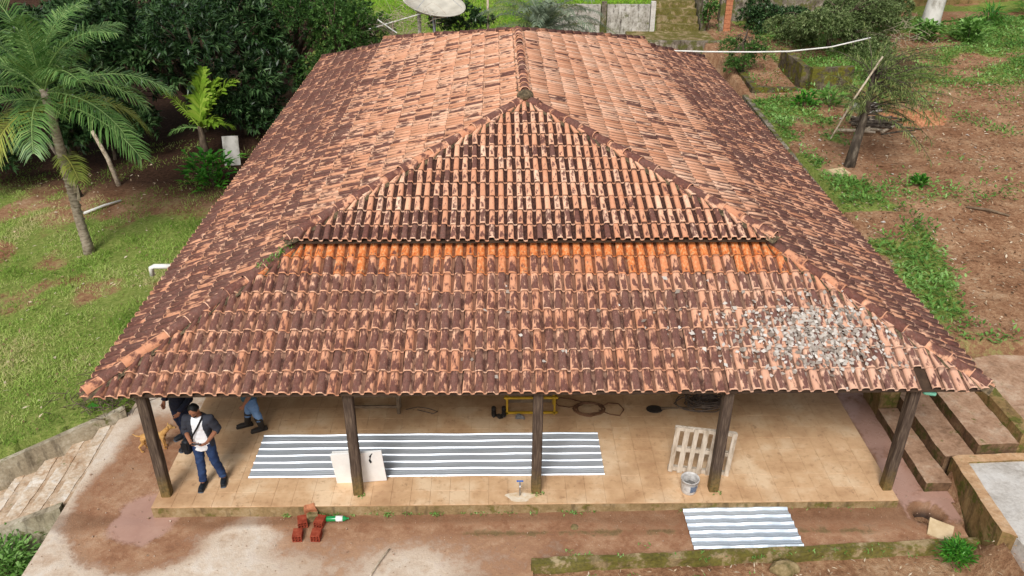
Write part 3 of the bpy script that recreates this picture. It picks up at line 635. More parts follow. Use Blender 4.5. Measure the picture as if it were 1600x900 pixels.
ridge_line((RX, UY0+UR-.05, RZ+.01), (RX, UY1-UR, RZ+.01), upper_roof, .075)
MB().ell((RX, UY0+UR, RZ+.08), (.17, .2, .11)).sub('mortar_cap', M['mortar'], upper_roof, 1, .05, .02, 9)
# porch: posts, beams, slab with floor tiles
SX0, SX1, SY0, SY1 = -5.58, 6.56, 10.06, 13.4
PX = (-5.42, -2.29, .63, 3.57, 6.46)
for x in PX:
    mb = MB(); mb.box((0, 0, 1.025), (.155, .155, 2.05), bev=.012)
    o = mb.sub('porch_post', M['post'], house, 3, .12, .006, 5); o.location = (x, 10.36, 0)
def beam(name, a, b, wd, ht): return MB().bar(a, b, wd, ht).build(name, M['beam'], house)
beam('porch_beam', (-5.6, 10.40, 2.125), (6.62, 10.40, 2.105), .11, .14)
for x in (-5.42, 6.46): beam('porch_beam', (x, 10.46, 2.09), (x, 29.5, 2.09), .11, .14)
for k in range(25):
    x = -5.4+k*.5; zz = EZ-.115; e_ = min(RUN-.1, x-EX0-.1, EX1-x-.1)
    beam('rafter', (x, EY0+.42, zz+.32*LP), (x, EY0+e_, zz+(e_-.1)*LP), .05, .08)
slab = MB().box(((SX0+SX1)/2, (SY0+SY1)/2, -.165), (SX1-SX0, SY1-SY0, .31)).sub('porch_floor', None, house, 6, .15, .004, 4); slab.data.materials.clear(); slab.data.materials.append(M['slab_face']); slab.data.materials.append(M['grout'])
for p in slab.data.polygons: p.material_index = 1 if p.normal.z > .7 else 0
FT = .3194; nc = 38; tm = []
for q in range(6):
    me = MB().box((0, 0, 0), (FT-.0025, FT-.0025, .014), bev=.0015).mesh('floor_tile'); at = me.attributes.new('rnd', 'FLOAT', 'POINT'); at.data.foreach_set('value', [q/5]*len(me.vertices)); me.materials.append(M['floor']); tm.append(me)
cnt = 0; rest = MB()
for j in range(10):
    for i in range(nc):
        loc = (SX0+FT*(i+.5), SY0+.004+FT*(j+.5), .003+random.uniform(-.0015, .0015))
        if cnt < 300: o = link('floor_tile', random.choice(tm), None, slab, loc); o.rotation_euler = (random.gauss(0, .002), random.gauss(0, .002), random.gauss(0, .003))
        else: rest.box(loc, (FT-.004, FT-.004, .014))
        cnt += 1
tag(rest.build('floor_tiling', M['floor'], slab), kind='stuff')
WX0, WX1, WY0, WY1 = -3.2, 4.4, 13.45, 26.9
for nm, c, d in (('wall', (RX, WY0, 1.6), (WX1-WX0, .18, 3.4)), ('wall', (RX, WY1, 1.6), (WX1-WX0, .18, 3.4)), ('wall', (WX0, (WY0+WY1)/2, 1.6), (.18, WY1-WY0-.19, 3.4)), ('wall', (WX1, (WY0+WY1)/2, 1.6), (.18, WY1-WY0-.19, 3.4))):
    MB().box(c, d).build(nm, M['plaster'], house)
dr = MB().box((-.6, WY0-.1, 1.05), (.9, .05, 2.1)).build('door', M['woodpaint'], house); MB().tube([(-.28, WY0-.13, 1.0), (-.28, WY0-.19, 1.0), (-.36, WY0-.19, 1.0)], .012).build('handle', M['steel'], dr)
for x in (-2.1, 2.6):
    fr = MB()
    for c, d in (((x, WY0-.1, 1.0), (1.3, .06, .08)), ((x, WY0-.1, 2.0), (1.3, .06, .08)), ((x-.61, WY0-.1, 1.5), (.08, .06, .92)), ((x+.61, WY0-.1, 1.5), (.08, .06, .92)), ((x, WY0-.1, 1.5), (.05, .06, .92))): fr.box(c, d)
    wf = fr.build('window', M['woodpaint'], house); MB().box((x, WY0-.095, 1.5), (1.14, .02, .92)).build('pane', M['glass'], wf)
for x, y in ((-6.15, 17.4),):
    MB().tube([(-6.2, 14.6, 2.0), (-6.72, 14.6, 2.0), (-6.79, 14.6, 1.97), (-6.80, 14.6, 1.80)], .05, 10).build('drain_pipe', M['pvc'], house, True)

# ---------------------------------------------------------------- dead leaves on the roof
def roof_leaves():
    pos, dr_, up = [], [], []; p = LPL['front']
    for k in range(2220):
        if k < 1500: x, v_ = random.gauss(5.05, .62), random.gauss(1.0, .36)
        elif k < 2150: x, v_ = random.gauss(4.7, .9), random.gauss(.95, .5)
        else: x, v_ = random.uniform(-1.5, 6.6), random.uniform(.05, 2.2)
        a = x-EX0
        if v_ < .05 or v_ > 2.5 or a > p.len-v_*p.k-.1: continue
        if v_ < .3 and random.random() < .75: continue
        ii = math.floor(a/TW); u = a/TW-ii
        if k >= 1500 or random.random() < .45: u = random.gauss(.88, .07); a = (ii+u)*TW
        h = .066 if u < .76 else .02
        pos.append(p.P(a, v_, h+random.uniform(.0, .015))); d = p.u*random.gauss(0, 1)+p.v*random.gauss(0, 1)+p.n*random.gauss(0, .12); dr_.append(d); up.append(p.n+Vector([random.gauss(0, .12) for _ in range(3)]))
    n = len(pos); me = leaf_mesh('leaf_litter', np.array(pos), np.array(dr_), np.array(up), RNG.uniform(.05, .12, n), RNG.uniform(.04, .085, n), droop=.06)
    tag(link('leaf_litter', me, M['roofleaf']), 'heap of dead grey leaves lying on the lower roof tiles at right', 'dead leaves', kind='stuff')
roof_leaves()

# ---------------------------------------------------------------- walls, steps and paving round the house
tag(MB().prism([(-7.0, 12.66), (-7.05, 12.78), (-9.1, 11.62), (-12.5, 9.7), (-12.5, 9.57), (-9.1, 11.49)], [-.5, -.5, -1.6, -2.6, -2.6, -1.6], [.0, .0, -.42, -1.1, -1.1, -.42]).sub('retaining_wall', M['conc_grey'], None, 4, .15, .006, 3), 'grey retaining wall edging the lawn above the left stairs', 'wall')
tag(MB().prism([(-7.2, 10.28), (-7.2, 10.42), (-8.5, 10.40), (-11, 10.35), (-11, 10.2), (-8.5, 10.25)], [-1.3]*2+[-2, -2.8, -2.8, -2], [-.19, -.19, -.74, -1.75, -1.75, -.74]).sub('stair_wall', M['conc_grey'], None, 4, .15, .006, 3), 'stained low wall on the near side of the left stairs', 'wall')
st = thing('stairs', 'worn pale concrete stairs going down at left of the yard', 'stairs', (0, 0, 0))
xe = [-7.0, -7.42, -7.86, -8.3, -8.75, -9.2, -9.65, -10.1, -10.55]
for k in range(8):
    z = -.215-.175*(k+.35); x0, x1 = xe[k+1], xe[k]; y1 = lawn_wall_y(x1)-.1; y0 = lawn_wall_y(x0)-.1
    if y0 < 10.45: break
    MB().prism([(x0, 10.43), (x1-.004, 10.43), (x1-.004, y1), (x0, y0)], z-.5, z).sub('step', M['stair_mud'], st, 4, .12, .003, 3)
    nw = random.uniform(.13, .24); MB().prism([(x0-.012, 10.44), (x0+nw*.9, 10.44), (x0+nw, y0*.5+5.2), (x0+nw*.75, y1-.03), (x0-.012, y0)], z-.06, z+.012).sub('nosing', M['stair'], bpy.data.objects[st.children[-1].name], 4, .1, .014, 6)
wl = tag(MB().box((4.3, 9.1, -.24), (7.6, .13, .34), rotm(0, 0, .045)).sub('curb_wall', M['conc_moss'], None, 6, .1, .022, 4), 'low mossy curb wall along the near edge of the yard', 'curb')
rs = thing('garden_steps', 'muddy concrete steps rising to the right of the porch', 'steps', (0, 0, 0))
def step(poly, z0, z1):
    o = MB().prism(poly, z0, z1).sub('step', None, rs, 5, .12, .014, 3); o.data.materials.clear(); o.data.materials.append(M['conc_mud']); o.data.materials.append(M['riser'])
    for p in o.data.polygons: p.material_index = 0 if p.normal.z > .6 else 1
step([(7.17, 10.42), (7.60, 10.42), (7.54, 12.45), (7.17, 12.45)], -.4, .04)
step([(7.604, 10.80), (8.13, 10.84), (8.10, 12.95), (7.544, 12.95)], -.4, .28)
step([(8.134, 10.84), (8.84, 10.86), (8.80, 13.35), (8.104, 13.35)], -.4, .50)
tag(MB().prism([(8.845, 10.87), (9.06, 10.87), (9.04, 13.4), (8.82, 13.4)], -.3, [.70, .72, .72, .70]).sub('edging_wall', M['conc_olive'], None, 5, .12, .015, 3), 'raised concrete edging between the right steps and the upper path', 'wall')
tag(MB().box((7.36, 12.78, .05), (.36, .6, .86)).sub('pier', M['conc_olive'], None, 3, .15, .015, 3), 'squat stained concrete pier behind the lowest right step', 'pier')
tag(MB().prism([(9.064, 10.88), (11.2, 10.9), (11.5, 13.0), (9.6, 13.2), (9.06, 13.1)], .3, [.68, .7, .74, .74, .7]).sub('upper_path', M['conc_mud'], None, 4, .2, .02, 2), 'muddy concrete path above the right steps', 'path', kind='structure')
tag(MB().prism([(7.60, 8.78), (7.86, 10.58), (13, 10.68), (13, 5), (8.1, 5)], -.1, [.53, .32, .40, .8, .75]).sub('concrete_pad', M['conc'], None, 5, .25, .008, 1.5), 'smooth grey concrete pad at the lower right', 'pad', kind='structure')
tag(MB().prism([(7.66, 10.72), (7.44, 8.82), (7.62, 8.72), (7.86, 10.58), (12, 10.68), (12, 10.82), (7.8, 10.76)], -.4, [.35, .56, .56, .35, .43, .43, .35]).sub('retaining_wall', M['conc_olive'], None, 6, .12, .012, 3), 'olive stained retaining wall holding up the concrete pad', 'wall')
pw = bpy.data.objects['retaining_wall.001']; pw.data.materials.append(conc('tan_coping', [lin(168, 128, 92), lin(196, 158, 120), lin(214, 184, 150)], .05, dirt=.2))
for p in pw.data.polygons: p.material_index = 1 if p.normal.z > .7 else 0
tag(MB().prism([(8.6, 13.42), (8.78, 13.42), (8.82, 28.6), (8.64, 28.6)], -.4, [.86, .86, 1.30, 1.30]).sub('retaining_wall', M['conc_dark'], None, 7, .25, .02, 2.5), 'long stained retaining wall beside the right eaves', 'wall')

# ---------------------------------------------------------------- behind the house
tag(MB().box((7.6, 35.2, .9), (3.7, .18, 1.5)).sub('water_stained_wall', M['conc_dark'], None, 6, .2, .02, 2), 'low water stained grey wall below the rear landing', 'wall')
tag(MB().prism([(5.7, 35.3), (9.5, 35.3), (9.5, 37.5), (5.7, 37.5)], .8, 1.58).sub('landing', M['conc_moss'], None, 4, .3, .02, 2), 'mossy concrete landing at the foot of the rear stairs', 'landing', kind='structure')
bs = thing('stairs', 'mossy concrete stairs climbing to the terrace behind the house', 'stairs', (0, 0, 0))
for k in range(6):
    MB().prism([(7.02, 37.45+.40*k), (8.95, 37.45+.40*k), (8.95, 37.848+.40*k), (7.02, 37.848+.40*k)], .9, 1.58+.25*(k+1)).sub('step', M['conc_moss'], bs, 4, .2, .02, 3)
def rear_wall(x0, x1, label):
    return tag(MB().box(((x0+x1)/2, 37.35, 2.05), (x1-x0, .18, 1.3)).sub('rear_wall', M['whitewall'], None, 6, .2, .02, 2), label, 'wall')
M['whitewall'] = conc('peeling_white_wall', [lin(116, 110, 98), lin(176, 170, 160), lin(206, 202, 194)], .2, dirt=.9)
rear_wall(2.2, 4.55, 'peeling white terrace wall behind the grey palm'); rear_wall(4.85, 6.7, 'peeling white terrace wall beside the rear stairs')
for x, lb in ((4.7, 'dark grey post between the two peeling terrace walls'), (6.84, 'pale concrete post where the rear stairs meet the white wall')):
    tag(MB().box((x, 37.33, 2.08), (.2, .24, 1.5)).sub('wall_post', M['conc_dark' if x < 6 else 'conc'], None, 4, .2, .015, 3), lb, 'post')
tag(MB().box((9.12, 38.3, 2.0), (.22, 1.9, 1.9)).sub('stair_side_wall', M['conc_dark'], None, 4, .2, .02, 2), 'dark mossy side wall at right of the rear stairs', 'wall')
pl = thing('brick_pillar', 'orange hollow brick pillar beside a grey concrete post behind the roof', 'pillar', (9.95, 36.9, 1.55))
MB().box((-.2, 0, .85), (.2, .2, 2.6)).sub('post', M['conc_dark'], pl, 3, .2, .01, 3)
for k in range(9): MB().box((.05+random.uniform(-.01, .01), -.02, .08+.19*k-.1), (.28, .2, .18), jit=.006).build('brick', M['brick_old'], pl)
tag(MB().box((14, 39.2, 2.6), (7.6, .3, 2.4)).sub('boundary_wall', M['conc_dark'], None, 6, .3, .03, 1.5), 'dark stained boundary wall behind the rear bushes', 'wall')
tag(MB().box((24.5, 41.5, 2.8), (13, .3, 2.2), rotm(0, 0, .12)).sub('boundary_wall', M['conc_olive'], None, 6, .3, .03, 1.5), 'brown mossy boundary wall behind the whitewashed trunk', 'wall')
# mossy terraces right of the roof
tg = thing('terrace_walls', 'stepped mossy planter walls beside the far right eaves', 'terrace', (0, 0, 0))
for poly, z0, z1 in (([(9.0, 28.7), (10.7, 28.7), (10.7, 28.95), (9.0, 28.95)], .3, 1.5), ([(9.0, 28.95), (9.25, 28.95), (9.4, 33.2), (9.15, 33.2)], .3, 1.5), ([(10.72, 28.9), (10.95, 28.9), (11.0, 31.6), (10.75, 31.6)], .5, 2.2), ([(10.95, 28.6), (12.5, 28.8), (12.5, 29.05), (10.95, 28.88)], .5, 2.2), ([(9.0, 25.3), (9.2, 25.3), (9.2, 28.6), (9.0, 28.6)], .4, 1.2)):
    MB().prism(poly, z0, z1).sub('planter_wall', M['conc_planter'], tg, 4, .2, .03, 2.5)
tg2 = MB().prism([(9.25, 28.98), (10.72, 28.98), (10.75, 33), (9.4, 33)], .6, [1.25, 1.3, 1.5, 1.5]).sub('planter_soil', M['hole'], tg, 4, .2, .04, 2)
# pipes and poles
tag(MB().tube([(4.9, 28.7, 2.83), (7.2, 28.6, 2.79), (8.8, 28.6, 2.78), (10.0, 28.6, 2.80), (11.5, 28.8, 2.9), (12.9, 29.0, 3.17)], .026, 8).build('water_pipe', M['pvc'], None, True), 'long white plastic pipe lying behind the roof corner', 'pipe')
for x, y, z, h, m_, lb in ((-.31, 35.6, 1.6, 2.2, 'deadwood', 'pale yellow pole topped with a white cap behind the ridge'), ):
    p = thing('pole', lb, 'pole', (x, y, z-.4)); MB().tube([(0, 0, 0), (0, 0, h)], .05).build('shaft', M[m_], p, True); MB().tube([(-.12, 0, h), (.12, 0, h+.06)], .05).build('cap', M['pvc'], p, True)
def dish():
    p = thing('satellite_dish', 'big pale mesh satellite dish on posts behind the roof', 'satellite dish', (-2.75, 33.6, .42))
    MB().tube([(.35, 0, 0), (.35, 0, 2.68)], .06).build('mast', M['steel'], p, True); MB().tube([(-.25, .2, 0), (-.25, .2, 2.6)], .07).build('support_post', M['dish'], p, True)
    ax = rotm(math.radians(12), math.radians(12), 0); V, F_ = [], []; n, m = 40, 9; R = 1.25
    for i in range(m+1):
        r = R*i/m
        for k in range(n):
            a = 2*math.pi*k/n; V.append(ax @ Vector((math.cos(a)*r, math.sin(a)*r, .42*(r/R)**2-.05)) + Vector((.3, 0, 2.74)))
    for i in range(m):
        for k in range(n):
            j = (k+1) % n; F_.append((i*n+k, i*n+j, (i+1)*n+j, (i+1)*n+k))
    me = bpy.data.meshes.new('reflector'); me.from_pydata(V, [], F_); d = link('reflector', me, M['dish'], p, smooth=True); so_ = d.modifiers.new('t', 'SOLIDIFY'); so_.thickness = .012
    for k in range(12):
        a = 2*math.pi*k/12; MB().tube([ax @ Vector((math.cos(a)*R*t, math.sin(a)*R*t, .42*t*t-.075)) + Vector((.3, 0, 2.74)) for t in (.05, .4, .7, 1)], .014, 5).build('rib', M['steel'], d)
    f0 = Vector((.3, 0, 2.74))+ax @ Vector((0, 0, 1.0)); MB().tube([f0-ax @ Vector((0, 0, .1)), f0+ax @ Vector((0, 0, .1))], .07, 10).build('feed_horn', M['dish'], p)
    for k in range(3):
        a = 2*math.pi*k/3; MB().tube([f0, ax @ Vector((math.cos(a)*R*.9, math.sin(a)*R*.9, .36)) + Vector((.3, 0, 2.74))], .01, 5).build('strut', M['steel'], p)
dish()
a_ = thing('antenna', 'fallen pale rod antenna beside the satellite dish', 'antenna', (-4.3, 32.5, 2.9))
MB().tube([(-.5, 0, -.2), (1.5, .1, .35)], .02, 6).build('rod', M['pvc'], a_); MB().tube([(-.15, 0, .15), (.55, 0, -.35)], .025, 6).build('rod', M['pvc'], a_)
MB().tube([(.3, .05, -3), (.4, .05, .05)], .03, 6).build('mast', M['deadwood'], a_)

# ---------------------------------------------------------------- things on the porch and in the yard
def corrugated(name, label, x0, x1, y0, y1, z, ribs, mat, rw=.035, rh=.028, skew=0, rot=0):
    W = y1-y0; p = W/(ribs-1); prof = []
    for k in range(ribs):
        c = k*p; prof += [(c-rw*.5, 0), (c-rw*.12, rh), (c+rw*.12, rh), (c+rw*.5, 0)]
        if k < ribs-1:
            if k in (0, ribs-2) or rw > .06:
                for t in (.38, .62): q = c+p*t; prof += [(q-.008, 0), (q, .003), (q+.008, 0)]
    nx = 24; V = []
    for i in range(nx+1):
        x = x0+(x1-x0)*i/nx
        for (a, h) in prof: V.append((x+skew*(a/W), y0+a, z+h+.004*math.sin(i*1.3+a*5)+.004*math.sin(i*.55-a*3)+.004))
    n = len(prof); F_ = [(i*n+k, (i+1)*n+k, (i+1)*n+k+1, i*n+k+1) for i in range(nx) for k in range(n-1)]
    me = bpy.data.meshes.new(name); me.from_pydata(V, [], F_); o = link(name, me, mat); md = o.modifiers.new('t', 'SOLIDIFY'); md.thickness = .003; o.rotation_euler = (0, 0, rot)
    return tag(o, label, 'metal sheet')
corrugated('metal_sheet', 'long shiny ribbed metal roofing sheet lying on the porch floor', -4.19, 1.81, 10.74, 11.82, .016, 7, M['sheet'], .042, .017)
corrugated('metal_sheet', 'short pale ribbed metal sheet lying in the yard by the curb', 3.14, 4.86, 9.2, 10.0, -.14, 6, M['sheet2'], .085, .03, rot=.012)
# white panel behind the second post
wp = thing('white_panel', 'white board with a black mark leaning behind the second porch post', 'board', (-2.27, 10.62, .012), 0)
o = MB().box((0, 0, .36), (.83, .035, .72)).sub('panel', M['paint_white'], wp, 3, .2, .004, 4); o.rotation_euler = (math.radians(8), math.radians(-3), math.radians(2))
o2 = MB().box((-.18, .045, .31), (.42, .02, .8)).build('panel', M['paint_white'], wp); o2.rotation_euler = (math.radians(8), math.radians(-3), 0)
mk = MB()
mk.tube([(.265, -.0225, .69), (.235, -.0225, .64), (.225, -.0225, .60)], [(.016, .004), (.036, .004), (.016, .004)], 8)
mk.tube([(.222, -.0225, .595), (.212, -.0225, .545), (.226, -.0225, .48)], [(.014, .004), (.03, .004), (.025, .004)], 8); mk.build('marking', M['black'], o)
# pallet
pt = thing('pallet', 'weathered wooden pallet standing on edge behind the fourth post', 'pallet', (3.39, 10.72, .01), 0); pt.rotation_euler = (math.radians(-5), math.radians(4), math.radians(-6))
for k in range(7): MB().box((-.47+.157*k, 0, .445), (.076+.010*(k % 2), .022, .89), jit=.004).build('slat', M['pallet'], pt)
for z in (.05, .45, .85): MB().box((0, .036, z), (1.02, .045, .07), jit=.004).build('bearer', M['pallet'], pt)
for k in range(3): MB().box((0, .075, .05+.40*k), (1.0, .02, .07), jit=.004).build('back_board', M['pallet'], pt)
# bucket
bk = thing('bucket', 'dirty white paint bucket with grey cement standing by the pallet', 'bucket', (3.16, 10.33, .012))
pr = [(.118, 0), (.122, .01), (.14, .17), (.145, .26), (.153, .262), (.153, .275), (.141, .275), (.136, .24), (.125, .1)]
V, F_ = [], []; n = 28
for r, z in pr:
    for k in range(n): V.append((math.cos(2*math.pi*k/n)*r, math.sin(2*math.pi*k/n)*r, z))
for i in range(len(pr)-1):
    for k in range(n): F_.append((i*n+k, i*n+(k+1) % n, (i+1)*n+(k+1) % n, (i+1)*n+k))
F_.append(tuple(range(n-1, -1, -1))); me = bpy.data.meshes.new('body'); me.from_pydata(V, [], F_); link('body', me, M['bucket'], bk, smooth=True)
MB().rings([((0, 0, .09), .125, .125), ((0, 0, .11), .126, .126)], 20).sub('cement', M['cement'], bk, 2, .05, .012, 14)
lb = MB(); s = 0
for k in range(7):
    a = -math.pi/2-.1+k*.14
    for z in (.07, .2): lb.v.append(Vector((math.cos(a)*(.1275+.104*(z-.01)), math.sin(a)*(.1275+.104*(z-.01)), z)))
lb.f = [(2*k, 2*k+2, 2*k+3, 2*k+1) for k in range(6)]; lb.build('label', M['printblue'], bk)
MB().tube([(.15*math.cos(a), .15*math.sin(a)*.3-.13*math.sin(a)*.0+.0-.155*math.sin(a), .255-.02*math.sin(a)) for a in np.linspace(0, math.pi, 10)], .004, 5).build('handle', M['steel'], bk)
# tap on the slab edge
tp = thing('tap', 'small standpipe tap with blue handle by the third post', 'tap', (.36, 10.25, .01))
MB().tube([(0, 0, -.02), (0, 0, .28), (0, -.05, .30), (0, -.1, .28), (0, -.1, .24)], .013, 8).build('spout', M['steel'], tp, True)
MB().box((.0, -.02, .335), (.11, .025, .02), bev=.006).build('handle', M['blue'], tp); MB().tube([(0, -.02, .3), (0, -.02, .335)], .012).build('valve', M['steel'], tp)
M['lime'] = std('lime_stain', [lin(206, 176, 138), lin(222, 202, 174), lin(232, 222, 206)], 9, .8, .1)
pz = MB()
for k in range(22): a = 2*math.pi*k/22; pz.v.append(Vector((.36+math.cos(a)*(.22+.07*math.sin(3*a)+random.uniform(-.03, .03)), 10.21+math.sin(a)*(.13+.02*math.cos(2*a)), .0135)))
pz.f = [tuple(range(22))]; tag(pz.build('paint_splash', M['lime']), 'whitish lime splash on the floor round the tap', 'splash')
# hollow bricks
def brick(x, y, z, rz, label, rx=0):
    b = MB(); w_, l_, h_ = .17, .2, .13
    t = thing('hollow_brick', label, 'brick', (x, y, z), rz, 'hollow clay bricks piled against the slab'); t.scale = (.86, .92, .9); t.rotation_euler = (rx, 0, rz)
    # walls and webs of the block with six open cells at each end
    for c, d in (((0, 0, .006), (w_, l_, .012)), ((0, 0, h_-.006), (w_, l_, .012)), ((0, 0, h_/2), (w_-.002, l_-.002, .010))): b.box(c, d)
    for xx in (-w_/2+.006, -w_/6, w_/6, w_/2-.006): b.box((xx, 0, h_/2), (.012, l_-.001, h_-.025))
    for sx in (-1, 1):
        for zz in (.03, .055, .08, .105): b.box((sx*w_/2, 0, zz), (.005, l_, .008))
    b.build('shell', M['brick'], t)
brick(-3.15, 9.58, -.2, .06, 'near left red hollow brick of the small pile by the slab'); brick(-2.86, 9.58, -.2, -.05, 'near right red hollow brick of the small pile by the slab')
brick(-3.13, 9.86, -.19, .25, 'far left red hollow brick of the small pile by the slab'); brick(-2.85, 9.86, -.19, -.2, 'far right red hollow brick of the small pile by the slab')
tag(MB().box((-3.03, 10.02, -.02), (.18, .12, .09), rotm(.3, .2, .5)).sub('broken_brick', M['brick_old'], None, 3, .05, .03, 9), 'broken orange brick lump on top of the brick pile', 'brick')
tag(MB().box((-2.99, 9.97, -.13), (.17, .14, .14), rotm(.1, .1, .3)).sub('stone', M['rock'], None, 3, .05, .02, 9), 'grey stone under the broken brick of the pile', 'stone')
bt = thing('bottle', 'green plastic bottle with white label lying beside the bricks', 'bottle', (-2.60, 9.93, -.145), .02)
MB().tube([(-.17, 0, 0), (-.165, 0, 0), (-.15, 0, 0), (.10, 0, 0), (.13, 0, 0), (.155, 0, 0), (.18, 0, 0)], [.03, .04, .045, .045, .042, .024, .015], 16).build('body', M['bottle'], bt, True)
MB().tube([(-.01, 0, 0), (.10, 0, 0)], .0465, 16).build('label', M['paint_white'], bt, True); MB().tube([(.178, 0, 0), (.2, 0, 0)], .016, 12).build('cap', M['bottle'], bt)
# stick, slab, rock
tag(MB().tube([(-1.92, 8.75, -.17), (-1.84, 8.97, -.165), (-1.73, 9.22, -.17), (-1.68, 9.3, -.165)], [.012, .014, .013, .01], 7).build('stick', M['deadwood'], None, True), 'thin pale stick lying on the yard in front of the second post', 'stick')
tag(MB().box((7.02, 9.52, -.13), (.36, .32, .05), rotm(.25, .1, -.5)).sub('stone_slab', M['board'], None, 3, .1, .008, 6), 'tan square stone slab tilted by the drain hole', 'slab')
tag(MB().ell((4.35, 8.85, -.2), (.22, .14, .12)).sub('rock', M['rock'], None, 1, .08, .05, 5), 'mossy brown rock in the earth before the curb', 'rock')
tag(MB().ell((1.32-.1+.0, 9.72, -.185), (.06, .06, .04)).sub('clod', M['rock'], None, 1, .05, .02, 9), 'small dark mossy clod in the yard below the slab', 'clod')
# bench
bn = thing('bench', 'old wooden bench by the house wall behind the second post', 'bench', (-2.28, 12.55, .01))
MB().box((0, 0, .42), (1.0, .28, .035)).build('seat', M['oldwood'], bn)
for sx in (-.44, .44):
    for sy in (-.1, .1): MB().box((sx, sy, .2), (.06, .05, .4)).build('leg', M['oldwood'], bn)
MB().box((0, -.1, .16), (.82, .03, .05)).build('stretcher', M['oldwood'], bn)
tag(MB().tube([(-1.72, 12.55, .02), (-1.5, 12.62, .025), (-1.3, 12.58, .02), (-1.12, 12.48, .02), (-1.2, 12.42, .02), (-1.5, 12.54, .02)], .008, 5).build('wire', M['cable'], None, True), 'loose dark wire lying on the floor right of the bench', 'wire')
# yellow trestle
yf = thing('trestle', 'yellow painted frame trestle by the wall behind the third post', 'trestle', (.62, 12.5, .01))
for sx in (-.44, .44): MB().box((sx, -.12, .19), (.035, .035, .36)).build('leg', M['yellow'], yf); MB().box((sx, .18, .19), (.035, .035, .36)).build('leg', M['yellow'], yf)
for y, z in ((-.12, .39), (.18, .39), (-.12, .05)): MB().box((0, y, z), (1.0, .035, .04)).build('rail', M['yellow'], yf)
for sx in (-.46, .46): MB().box((sx, .03, .388), (.035, .26, .036)).build('cross_rail', M['yellow'], yf)
MB().box((0, .14, .22), (.8, .02, .26)).build('board', M['oldwood'], yf)
def boot_mesh(h=.2, l=.27):
    mb = MB(); mb.rings([((0, 0, .03), .045, .05), ((0, 0, .12), .045, .05), ((0, .005, h), .05, .055)], 12); mb.ell((0, -.07, .04), (.047, .13, .05)); return mb
for x, lb_ in ((-.07, 'left one of the dark pair of boots by the wall'), (.12, 'right one of the dark pair of boots by the wall')):
    o = remesh(boot_mesh(.13), 'boot', M['rubber'], None, .012, 2); o.location = (x, 12.45, .01); tag(o, lb_, 'boot', 'pair of boots on the porch')
for x, y, lb_ in ((.05, 12.42, 'dark crumpled rag on the floor left of the third post'), (.4, 12.36, 'pale crumpled rag on the floor beside the third post')):
    tag(MB().ell((x, y-.1, .035), (.09, .06, .035)).sub('rag', M['cement' if x > .2 else 'rubber'], None, 1, .05, .04, 12), lb_, 'rag')
# hose coils
def coil(cx, cy, r, turns, z=.02, th=.012, sq=.75, wob=.12):
    pts = []
    for k in range(int(turns*16)):
        a = 2*math.pi*k/16; q = r*(1+wob*math.sin(a*.37+1)+random.gauss(0, .05)); pts.append((cx+math.cos(a)*q, cy+math.sin(a)*q*sq, z+th+.004*k/16+random.uniform(0, .008)))
    return pts
hz = MB(); hz.tube(coil(1.72, 12.63, .26, 7), .012, 6)
hz.tube([(1.50, 12.75, .03), (1.35, 12.72, .02), (1.15, 12.78, .02), (1.08, 12.9, .02), (1.2, 13.02, .02), (1.4, 12.98, .02), (1.6, 12.85, .05)], .011, 6)
hz.tube([(1.95, 12.7, .04), (2.1, 12.84, .02), (2.3, 12.82, .02), (2.38, 12.64, .02), (2.28, 12.46, .02), (2.1, 12.5, .02), (1.9, 12.62, .03)], .011, 6)
for v in hz.v: v.y -= .14
tag(hz.build('hose_coil', M['rope'], None, True), 'brown coiled hose with loose loops on the porch floor', 'hose')
sh = thing('shovel', 'old brown shovel lying on the porch floor between two coils', 'shovel', (2.95, 12.48, .02))
MB().ell((0, 0, .02), (.16, .12, .02)).build('blade', M['rubber'], sh, True); MB().tube([(.12, 0, .03), (.28, 0, .045), (.85, .02, .03)], [.03, .02, .016], 8).build('handle', M['oldwood'], sh, True)
cb = MB()
for k in range(9): cb.tube(coil(3.88+random.uniform(-.14, .14), 12.58+random.uniform(-.1, .1), random.uniform(.2, .42), 2.2, .02+.02*k, .012, random.uniform(.5, .8), .3), .011, 5)
tag(cb.build('cable_heap', M['cable'], None, True), 'tangled heap of dark cables on the porch behind the fourth post', 'cable')
tag(MB().rings([((-4.75, 12.95, .02), .16, .12), ((-4.75, 12.95, .2), .18, .14), ((-4.75, 12.95, .36), .16, .12), ((-4.74, 12.95, .45), .08, .06)], 14).sub('sack', M['khaki'], None, 2, .1, .03, 6), 'khaki cloth sack standing on the porch behind the people', 'sack')
tag(MB().box((6.66, 10.28, 2.02), (.2, .07, .06), rotm(0, .1, -.15), bev=.02).build('plastic_bottle', M['cyan'], None, True), 'pale green plastic piece stuck under the right roof corner', 'plastic')

# ---------------------------------------------------------------- people
def V3(*a): return Vector(a)
def hand(mb, wrist, d, palm_n, sgn, curl=.5, sc=1.0):
    """palm, four bent fingers, thumb from the side"""
    d = Vector(d).normalized(); n = Vector(palm_n); n = (n-d*n.dot(d)).normalized(); s = d.cross(n)*sgn; wrist = Vector(wrist)
    mb.tube([wrist-d*.02, wrist+d*.03, wrist+d*.085], [(.024, .024), (.030, .022), (.036, .019)], 10)
    for k, (o, L) in enumerate(((-.028, .068), (-.009, .078), (.010, .073), (.027, .058))):
        a = wrist+d*.082+s*o; p = [a-d*.02, a]; dd = d.copy()
        for q in range(3): dd = (dd + n*curl*.55).normalized(); p.append(p[-1]+dd*L*(.42, .33, .25)[q])
        mb.tube(p, [.0105, .0105, .010, .009, .0075], 7)
    a = wrist+d*.03-s*.026; mb.tube([a, a-s*.025+d*.025+n*.01, a-s*.028+d*.055+n*.025], [.013, .0115, .009], 7)
